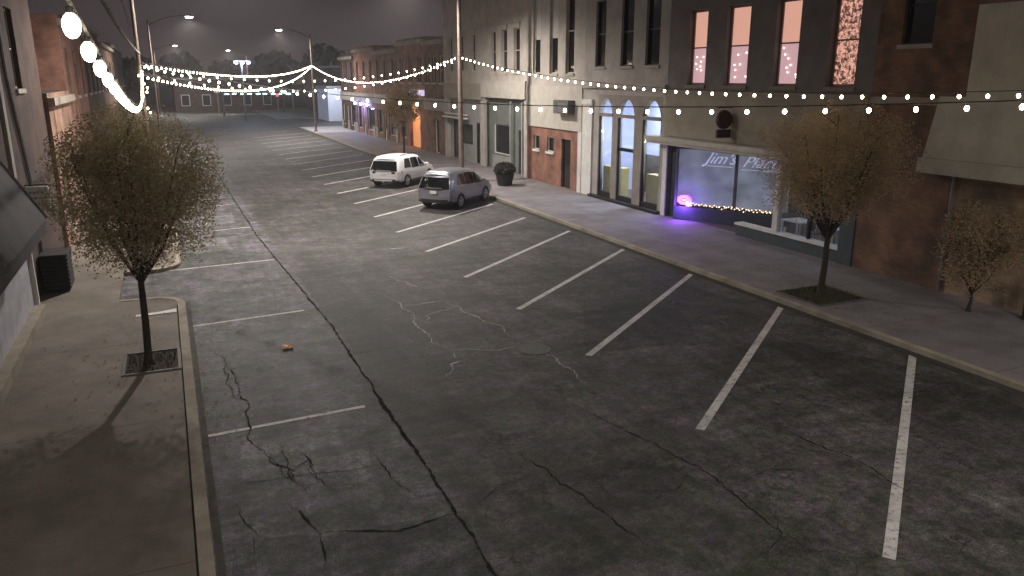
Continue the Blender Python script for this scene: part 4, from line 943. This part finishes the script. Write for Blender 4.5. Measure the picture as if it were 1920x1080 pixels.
LP = [('street lamp pole on the left kerb behind the sidewalk tree, holding the string lights', -.62, 31.2, 1, .09), ('far left-kerb street lamp, its head hanging over the left lane', -.45, 72, 1, .11), ('farthest left street lamp past the cross street', -.45, 138, 1, .11),
      ('tall brown street lamp pole on the right kerb beside the planter', 15.0, 41.6, -1, .15), ('street lamp pole far down the right kerb where two string lights meet', 15.0, 88.0, -1, .12), ('farthest right street lamp pole past the cross street', 15.1, 158, -1, .12),
      ('right-kerb street lamp pole out of view beside the viewpoint', 14.95, -4.8, -1, .15), ('left-kerb street lamp pole behind the viewpoint', -.62, -12, 1, .11)]
for i, (lab, x, y, sd, r) in enumerate(LP):
    street_lamp(lab, x, y, sd, 10.5, True, LAMP_W*(.6 if i in (6,) else 1.7 if i == 7 else 1.0), r)
# floodlights far away
fp = thing('flood_light', 'cluster of cold blue-white flood lamps glaring beyond the cross street', 'flood light', (10.4, 116.5, 0))
b = MB(); b.tube([(10.4, 116.5, -.01), (10.4, 116.5, 8)], .1, 8); b.build('pole', M['steel'], fp)
b = MB(); b.box(9.4, 11.6, 116.45, 116.55, 7.9, 8.0); b.build('crossbar', M['steel'], fp)
for x_ in (9.7, 10.5, 11.3):
    b = MB(); b.box(x_-.2, x_+.2, 116.2, 116.44, 7.6, 7.88); b.build('lamp', M['blue_lens'] if x_ > 11 else emat('cold_flood', (.6, .75, 1.0), 40), fp)
light('flood_beam', 'POINT', 500, (.6, .7, 1.0), (10.5, 115.8, 7.5), fp, radius=.2)
sl = thing('traffic_signal', 'small red signal glowing low at the far crossing', 'traffic signal', (14.0, 110, 0))
b = MB(); b.tube([(14.0, 110, -.01), (14.0, 110, 3.0)], .06, 8); b.build('pole', M['steel'], sl)
b = MB(); b.box(13.75, 14.25, 109.85, 110.15, 3.0, 3.9); b.build('housing', M['black'], sl)
b = MB(); b.lathe([(.001, -.03), (.2, -.03), (.2, .03), (.001, .03)], (14.0, 109.82, 3.55), 14, 'y'); b.build('red_lens', M['redsig'], sl)

# ---------------------------------------------------------------- string lights
b0 = MB(); b0.cur = 0
def bulb_mesh(r, sg=10):
    k_ = 1.35 if sg > 10 else 1
    b = MB(); b.lathe([(.002, -r*1.15*k_), (r*.35, -r*1.09*k_), (r*.66, -r*.9*k_), (r*.88, -r*.55*k_), (r, -r*.1), (r*.95, r*.35), (r*.72, r*.85), (r*.45, r*1.1), (r*.36, r*1.25)], (0, 0, 0), sg)
    b.cur = 1; b.lathe([(r*.42, r*1.1), (r*.42, r*1.9), (r*.2, r*2.0)], (0, 0, 0), 8)
    o = b.build('bulb', [M['bulb'], M['cable']], None, smooth=True); me = o.data; bpy.data.objects.remove(o); return me
BM = {.036: bulb_mesh(.025, 20), .042: bulb_mesh(.030), .048: bulb_mesh(.034)}
def string_lights(label, P, Q, low, step=.61, r=.042, lowt=.5, extra=None):
    """hangs between P and Q, sagging to height low at fraction lowt"""
    P, Q = Vector(P), Vector(Q); t = thing('string_lights', label, 'string lights', tuple(P), group='globe string lights strung between the tall poles')
    L_ = (Q-P).length; n = int(L_/step)
    def at(u):
        p = P.lerp(Q, u); zl = low
        # quadratic through ends and the low point
        a0, a1, am = P.z, Q.z, zl; m = lowt
        z = a0*(u-m)*(u-1)/((0-m)*(0-1)) + am*u*(u-1)/(m*(m-1)) + a1*u*(u-m)/((1)*(1-m)); return Vector((p.x, p.y, z))
    pts = [at(i/(n*1.0)) for i in range(n+1)]
    if extra: pts = pts[:-1] + [Vector(e_) for e_ in extra] if False else pts
    b = MB(); b.tube([tuple(p) for p in pts], .009, 5, False); b.build('cable', M['cable'], t)
    for p in pts[1:-1]:
        o = bpy.data.objects.new('bulb', BM[r]); C.objects.link(o); o.parent = t; o.location = p - P - Vector((0, 0, r*1.9))
    return t
L1 = (-.55, 31.1, 6.3); R1 = (14.9, 41.5, 6.95); R2 = (14.95, 87.9, 7.1); R0 = (14.7, -4.7, 6.7)
def ltop(z): return (L1[0], L1[1], z)
string_lights('nearest string of big glowing globes sagging along the left kerb towards the lamp pole', (-.145, -3.5, 6.7), ltop(6.05), 5.38, r=.036, lowt=.60)
string_lights('bright string crossing in front of the shops from the left pole to the near right', ltop(6.25), R0, 5.28, r=.042, lowt=.5)
string_lights('string along the right kerb running from the tall brown pole towards the near right', R1, R0, 5.42, r=.048, lowt=.5)
string_lights('deep-sagging bright string along the right kerb between the tall brown pole and the far pole', R1, R2, 5.5, r=.048, lowt=.42)
string_lights('upper of the two strings from the left pole to the far right pole', ltop(6.3), (R2[0], R2[1], 7.1), 5.95, r=.048, lowt=.45)
string_lights('lower sagging string from the left pole to the far right pole', ltop(5.9), (R2[0], R2[1], 7.0), 5.15, r=.048, lowt=.5)
string_lights('upper string crossing the street from the left pole to the tall brown pole', ltop(6.2), (R1[0], R1[1], 6.9), 5.75, r=.042, lowt=.5)
string_lights('lower string crossing the street from the left pole to the tall brown pole', ltop(5.95), (R1[0], R1[1], 6.8), 5.35, r=.042, lowt=.5)
t = thing('wound_string', 'short run of bulbs wound down the left lamp pole', 'string lights', (L1[0], L1[1], 4.6))
b = MB(); pts = [Vector((L1[0]+.12*math.cos(k*1.1), L1[1]+.12*math.sin(k*1.1), 4.6+k*.14)) for k in range(12)]
b.tube([tuple(p) for p in pts], .009, 5, False); b.build('cable', M['cable'], t)
for p in pts:
    o = bpy.data.objects.new('bulb', BM[.042]); C.objects.link(o); o.parent = t; o.location = p - Vector(t.location)
# overhead service cables from the near roof to the left pole
for dx, lab, z_ in ((0, 'thick twisted overhead cable running from above the viewpoint to the left pole', 7.2), (.35, 'thinner overhead cable beside the thick twisted one at upper left', 7.9)):
    P = Vector((-.6+dx*.6, 3.0, z_)); Q = Vector((L1[0], L1[1], 6.6)); pts = []
    for k in range(120):
        u = k/119; p = P.lerp(Q, u); p.z -= .25*math.sin(PI*u); pts.append(p)
    b = MB()
    if dx == 0:
        for ph in (0, PI): b.tube([tuple(p+Vector((.022*math.cos(k*1.1+ph), 0, .022*math.sin(k*1.1+ph)))) for k, p in enumerate(pts)], .018, 5)
    else: b.tube([tuple(p) for p in pts], .010, 5)
    o = b.build('overhead_cable', mat('grey_cable', (.22, .19, .17), .7, .2, 4)); tag(o, lab, 'cable', 'overhead cables')

# ---------------------------------------------------------------- cars
def lerp(a, b_, t): return a+(b_-a)*t
def interp(keys, x):
    for (xa, va), (xb, vb) in zip(keys, keys[1:]):
        if x <= xb:
            t_ = (x-xa)/(xb-xa) if xb > xa else 0; t_ = t_*t_*(3-2*t_)*.5 + t_*.5; return [lerp(p, q, t_) for p, q in zip(va, vb)]
    return keys[-1][1]
def suv(name, label, loc, heading, paint, L_=4.6, W=1.84, Hh=1.68, tailm=None, style=0):
    t = thing(name, label, 'car', loc, 0, group='cars parked in the angled stalls')
    O = Vector(loc)
    hw = W/2; zs, zb = .30, .98 if style == 0 else 1.02
    zr = Hh
    # keys: x from rear bumper; (zbottom, zbelt, zroof, half width at sill, belt, roof)
    keys = [(0.0, (.42, zb-.06, zr-.15, hw*.86, hw*.88, hw*.72)), (.10, (.36, zb-.01, zr-.07, hw*.95, hw*.94, hw*.73)), (.35, (.32, zb+.01, zr-.02, hw*.99, hw*.965, hw*.74)), (.95, (.28, zb, zr, hw, hw*.975, hw*.75)),
            (1.9, (.26, zb-.03, zr, hw, hw*.975, hw*.76)), (2.6, (.26, zb-.06, zr-.07, hw, hw*.97, hw*.72)), (3.2, (.26, zb-.05, zr-.42, hw*.99, hw*.95, hw*.70)), (3.62, (.27, zb-.02, zb+.06, hw*.99, hw*.92, hw*.80)),
            (4.1, (.28, zb-.10, zb-.04, hw*.96, hw*.86, hw*.70)), (4.45, (.32, zb-.24, zb-.18, hw*.88, hw*.74, hw*.55)), (4.6, (.40, zb-.42, zb-.36, hw*.72, hw*.60, hw*.4))]
    keys = [(k*L_/4.6, v) for k, v in keys]
    def section(x):
        z0, zbt, zrf, ws, wb, wr = interp(keys, x)
        zm = (z0+zbt)/2
        lean = max(0, 1-x/.6)*.32 if x < .6 else 0
        pr = [(0, z0), (ws*.86, z0), (ws*.97, z0+.06), (ws, z0+.2), (ws*1.005, zm+.08), (wb*1.01, zbt-.07), (wb, zbt), (lerp(wb, wr, .5)+.015, (zbt+zrf)/2), (wr+.03, zrf-.08), (wr-.05, zrf-.015), (wr*.6, zrf+.015), (0, zrf+.03)]
        out = []
        for y_, z_ in pr:
            xx = x + (lean*max(0, (z_-zbt)/(zr-zbt)) if x < .6 else 0)
            if x < .02: xx -= .03*math.cos((z_-.7)*2.2)*(1-abs(y_)/hw*.6)
            out.append((xx, y_, z_))
        return out
    cs, sn = math.cos(heading), math.sin(heading)
    def Wd(p): return (O.x + cs*(p[0]-L_/2) - sn*p[1], O.y + sn*(p[0]-L_/2) + cs*p[1], O.z + p[2])
    xs = [L_*k/46 for k in range(47)]
    b = MB(); secs = []
    for x in xs:
        s_ = section(x); full = s_ + [(p[0], -p[1], p[2]) for p in reversed(s_[1:-1])]
        n = len(b.v); b.v += [Wd(p) for p in full]; secs.append((n, len(full)))
    m_ = secs[0][1]
    for (a, _), (c, _) in zip(secs, secs[1:]):
        for k in range(m_): j = (k+1) % m_; b.f.append((a+k, a+j, c+j, c+k)); b.mi.append(0)
    for a, fl in ((secs[0][0], 1), (secs[-1][0], -1)):
        h = m_//2
        for k in range(h):
            i0, i1, j1, j0 = a+k, a+k+1, a+(m_-k-1) % m_, a+(m_-k) % m_
            ids = [i0, i1, j1, j0]; ids = [v for q, v in enumerate(ids) if v not in ids[:q]]
            b.f.append(tuple(ids)); b.mi.append(0)
    body = b.build('body', paint, t, smooth=True)
    def side_pt(x, u, side, off=.012):    # u 0 belt .. 1 roof rail
        s_ = section(x); a, m2, c = Vector(s_[6]), Vector(s_[7]), Vector(s_[8])
        p = a.lerp(m2, u*2) if u < .5 else m2.lerp(c, u*2-1)
        return Vector((p.x, side*(p.y+off), p.z))
    # side windows
    for sd in (1, -1):
        for (xa, xb, ua, ub, ta, tb) in ((.62, 1.38, .10, .86, .40, .0), (1.46, 2.32, .06, .88, 0, 0), (2.40, 3.30, .06, .88, 0, -.62)):
            xa *= L_/4.6; xb *= L_/4.6; q = MB(); n = 6
            for i in range(n):
                for j in range(3):
                    P_ = []
                    for (ii, jj) in ((i, j), (i+1, j), (i+1, j+1), (i, j+1)):
                        u = ua+(ub-ua)*jj/3; x_ = lerp(xa + ta*jj/3*.6, xb + tb*jj/3, ii/n); P_.append(Wd(side_pt(x_, u, sd)))
                    q.quad(*P_)
            q.build('side_window', M['carglass'], t)
    # rear window and windscreen
    s0 = section(0); q = MB()
    def rear_pt(u, v, off=-.025):   # u -1..1, v 0 belt ..1 roof
        a, c = Vector(s0[6]), Vector(s0[8]); p = a.lerp(c, v); return Wd((p.x+off-.05*(1-u*u), u*(p.y-.03), p.z))
    for i in range(8):
        for j in range(3): q.quad(rear_pt(-1+i/4, .04+.94*j/3), rear_pt(-1+(i+1)/4, .04+.94*j/3), rear_pt(-1+(i+1)/4, .04+.94*(j+1)/3), rear_pt(-1+i/4, .04+.94*(j+1)/3))
    rw = q.build('rear_window', M['carglass'], t)
    q = MB(); q.tube([rear_pt(.05, .1, -.05), rear_pt(.45, .28, -.05), rear_pt(.62, .30, -.05)], .012, 5); q.build('wiper', M['plastic'], rw)
    q = MB()
    for i in range(6):
        u0, u1 = -1+i/3, -1+(i+1)/3
        def wp(u, x_): s_ = section(x_); return Wd((x_, u*(s_[8][1]-.02), lerp(s_[8][2], s_[11][2], 1-abs(u))+.015))
        q.quad(wp(u0, 2.86*L_/4.6), wp(u1, 2.86*L_/4.6), wp(u1, 3.56*L_/4.6), wp(u0, 3.56*L_/4.6))
    q.build('windscreen', M['carglass'], t)
    # wheels
    def wheel(x, sd):
        y_ = sd*(hw-.10); r_ = .345
        q = MB(); segs = 22
        prof = [(r_*.6, -.10), (r_*.96, -.11), (r_, -.06), (r_, .06), (r_*.96, .11), (r_*.6, .10)]
        rings = []
        for rad, h in prof:
            n = len(q.v)
            for k in range(segs): a = 2*PI*k/segs; q.v.append(Wd((x+rad*math.cos(a), y_+h, r_+rad*math.sin(a))))
            rings.append(n)
        for a, c in zip(rings, rings[1:]):
            for k in range(segs): j = (k+1) % segs; q.f.append((a+k, a+j, c+j, c+k)); q.mi.append(0)
        q.f.append(tuple(rings[0]+k for k in range(segs))); q.mi.append(0); q.f.append(tuple(rings[-1]+k for k in range(segs))); q.mi.append(0)
        wh = q.build('wheel', M['tyre'], t, smooth=True)
        q = MB(); yo = y_+sd*.103
        for k in range(5):
            a = 2*PI*k/5+.3; 
            for da in (-.16, .16):
                c0 = (x+.05*math.cos(a), yo+sd*.012, r_+.05*math.sin(a)); c1 = (x+r_*.62*math.cos(a+da), yo+sd*.004, r_+r_*.62*math.sin(a+da)); q.tube([Wd(c0), Wd(c1)], [.028, .018], 5)
        q.tube([Wd((x+r_*.62*math.cos(2*PI*k/20), yo, r_+r_*.62*math.sin(2*PI*k/20))) for k in range(21)], .016, 5, False)
        q.tube([Wd((x, yo-.01*sd, r_)), Wd((x, yo+.025*sd, r_))], .05, 10); q.build('rim', M['rim'], wh)
        # dark wheel arch
        q = MB(); ar = r_*1.17; ya = sd*(hw+.006)
        prev = None
        for k in range(15):
            a = PI*(-.12) + PI*1.24*k/14; o_ = (x+ar*math.cos(a), ya, r_+ar*math.sin(a)*.98); i_ = (x+ar*.9*math.cos(a), ya*1.004, r_+ar*.9*math.sin(a))
            ib = (x+ar*.9*math.cos(a), sd*(hw-.3), r_+ar*.9*math.sin(a))
            if prev: q.quad(Wd(prev[0]), Wd(o_), Wd(i_), Wd(prev[1]))
            prev = (o_, i_)
        q.poly([Wd((x+ar*.98*math.cos(PI*(-.12)+PI*1.24*k/14), sd*(hw+.003), r_+ar*.98*math.sin(PI*(-.12)+PI*1.24*k/14))) for k in range(15)])
        q.build('wheel_arch', M['plastic'], t)
    for x_ in (.86*L_/4.6, .86*L_/4.6+2.62*L_/4.6):
        for sd in (1, -1): wheel(x_, sd)
    # bumper
    q = MB(); P_ = []
    for k in range(11):
        u = -1+k/5; P_.append((-.07-.05*(1-u*u)+.14*(abs(u)**4), u*hw*.93))
    for z0_, z1_, in_ in ((.50, .66, 0),):
        for a, c in zip(P_, P_[1:]):
            q.quad(Wd((a[0], a[1], z0_)), Wd((c[0], c[1], z0_)), Wd((c[0], c[1], z1_)), Wd((a[0], a[1], z1_)))
            q.quad(Wd((a[0], a[1], z1_)), Wd((c[0], c[1], z1_)), Wd((.15, c[1]*.97, z1_+.02)), Wd((.15, a[1]*.97, z1_+.02)))
    bump = q.build('rear_bumper', paint, t, smooth=True)
    q = MB()
    for a, c in zip(P_, P_[1:]):
        q.quad(Wd((a[0]+.02, a[1]*.98, .34)), Wd((c[0]+.02, c[1]*.98, .34)), Wd((c[0]+.005, c[1]*.985, .497)), Wd((a[0]+.005, a[1]*.985, .497)))
        q.quad(Wd((a[0]+.02, a[1]*.98, .34)), Wd((c[0]+.02, c[1]*.98, .34)), Wd((.3, c[1]*.95, .32)), Wd((.3, a[1]*.95, .32)))
    q.build('bumper_valance', M['plastic'], bump)
    if style == 0:
        q = MB()
        for a, c in zip(P_[2:-2], P_[3:-2]): q.quad(Wd((a[0]-.012, a[1], .40)), Wd((c[0]-.012, c[1], .40)), Wd((c[0]-.012, c[1], .47)), Wd((a[0]-.012, a[1], .47)))
        q.build('skid_plate', M['plate'], bump)
    # tail lights
    for sd in (1, -1):
        q = MB()
        if style == 0:
            z0_, z1_ = zb-.22, zb-.06
            q.quad(Wd((-.05, sd*hw*.50, z0_+.04)), Wd((.015, sd*hw*.88, z0_)), Wd((.02, sd*hw*.88, z1_)), Wd((-.045, sd*hw*.50, z1_-.02)))
            q.quad(Wd((.015, sd*hw*.88, z0_)), Wd((.30, sd*(hw*.99+.012), z0_+.06)), Wd((.34, sd*(hw*.975+.012), z1_)), Wd((.02, sd*hw*.88, z1_)))
        else:
            z0_, z1_ = zb-.16, zr-.26
            q.quad(Wd((-.01, sd*hw*.76, z0_)), Wd((.03, sd*(hw*.90), z0_)), Wd((.22, sd*hw*.74, z1_)), Wd((.17, sd*hw*.62, z1_)))
            q.quad(Wd((.03, sd*(hw*.90), z0_)), Wd((.22, sd*(hw*.985), z0_)), Wd((.32, sd*hw*.80, z1_)), Wd((.22, sd*hw*.74, z1_)))
        q.build('tail_light', tailm or M['tail'], t)
    q = MB(); pz = zb-.30 if style == 0 else zb-.28
    q.box(0, 0, 0, 0, 0, 0); q = MB(); q.quad(Wd((-.085, -.17, pz)), Wd((-.085, .17, pz)), Wd((-.08, .17, pz+.15)), Wd((-.08, -.17, pz+.15))); q.build('number_plate', M['plate'], t)
    q = MB(); q.tube([Wd((-.075, -.42, zb-.02-.0)), Wd((-.09, 0, zb-.02)), Wd((-.075, .42, zb-.02))], .022, 6); q.build('tailgate_trim', M['rim'], t)
    # spoiler, rails, mirrors, handles
    q = MB(); s_ = section(.0); zt = s_[9][2]
    q.poly([Wd((.24, -hw*.6, zt+.03)), Wd((.20, 0, zt+.06)), Wd((.24, hw*.6, zt+.03)), Wd((.62, hw*.66, zr-.02)), Wd((.62, 0, zr+.035)), Wd((.62, -hw*.66, zr-.02))])
    q.poly([Wd((.24, -hw*.6, zt-.01)), Wd((.20, 0, zt+.02)), Wd((.24, hw*.6, zt-.01)), Wd((.62, hw*.66, zr-.06)), Wd((.62, -hw*.66, zr-.06))])
    q.poly([Wd((.24, -hw*.6, zt-.01)), Wd((.20, 0, zt+.02)), Wd((.24, hw*.6, zt-.01)), Wd((.24, hw*.6, zt+.03)), Wd((.20, 0, zt+.06)), Wd((.24, -hw*.6, zt+.03))])
    q.build('spoiler', paint, t)
    if style == 0:
        for sd in (1, -1):
            q = MB(); q.tube([Wd((.75, sd*hw*.66, zr+.0)), Wd((.85, sd*hw*.67, zr+.05)), Wd((2.5, sd*hw*.67, zr+.045)), Wd((2.65, sd*hw*.66, zr-.02))], .018, 6); q.build('roof_rail', M['plastic'], t)
    for sd in (1, -1):
        q = MB(); x_ = 3.05*L_/4.6
        q.tube([Wd((x_, sd*(hw*.9), zb+.03)), Wd((x_-.01, sd*(hw+.06), zb+.08)), Wd((x_-.02, sd*(hw+.17), zb+.10))], [.04, .075, .06], 8); q.build('mirror', paint, t)
        for x_ in (1.62, 2.5):
            q = MB(); q.tube([Wd((x_, sd*(hw*.985+.012), zb-.13)), Wd((x_+.18, sd*(hw*.985+.012), zb-.13))], .014, 5); q.build('door_handle', paint, t)
        q = MB(); q.tube([Wd((1.3, sd*(hw+.004), .33)), Wd((3.0, sd*(hw+.004), .33))], .05, 6); q.build('side_sill', M['plastic'], t)
    return t
hd = math.radians(39)
suv('parked_car', 'white SUV parked in an angled stall, farther of the two cars', (12.17, 43.3, 0), math.radians(47), M['carwhite'], L_=4.8, W=1.92, Hh=1.68, tailm=M['darktail'], style=0)
suv('parked_car', 'blue-silver SUV parked nearest, its tailgate facing the street', (12.45, 35.15, 0), math.radians(43), M['carsilver'], L_=4.55, W=1.84, Hh=1.70, style=1)

# ---------------------------------------------------------------- night air
HAZE = 0.0010
if HAZE:
    b = MB(); b.box(-95, 135, -45, 260, -1.5, 15.5); hz = b.build('haze', None); hz.data.materials.clear()
    m = bpy.data.materials.new('haze_air'); m.use_nodes = True; t_ = m.node_tree; t_.nodes.remove(t_.nodes['Principled BSDF'])
    v = t_.nodes.new('ShaderNodeVolumePrincipled'); v.inputs['Color'].default_value = (.85, .84, .85, 1); v.inputs['Density'].default_value = HAZE
    t_.links.new(v.outputs[0], t_.nodes['Material Output'].inputs['Volume']); hz.data.materials.append(m); kind(hz, 'stuff')
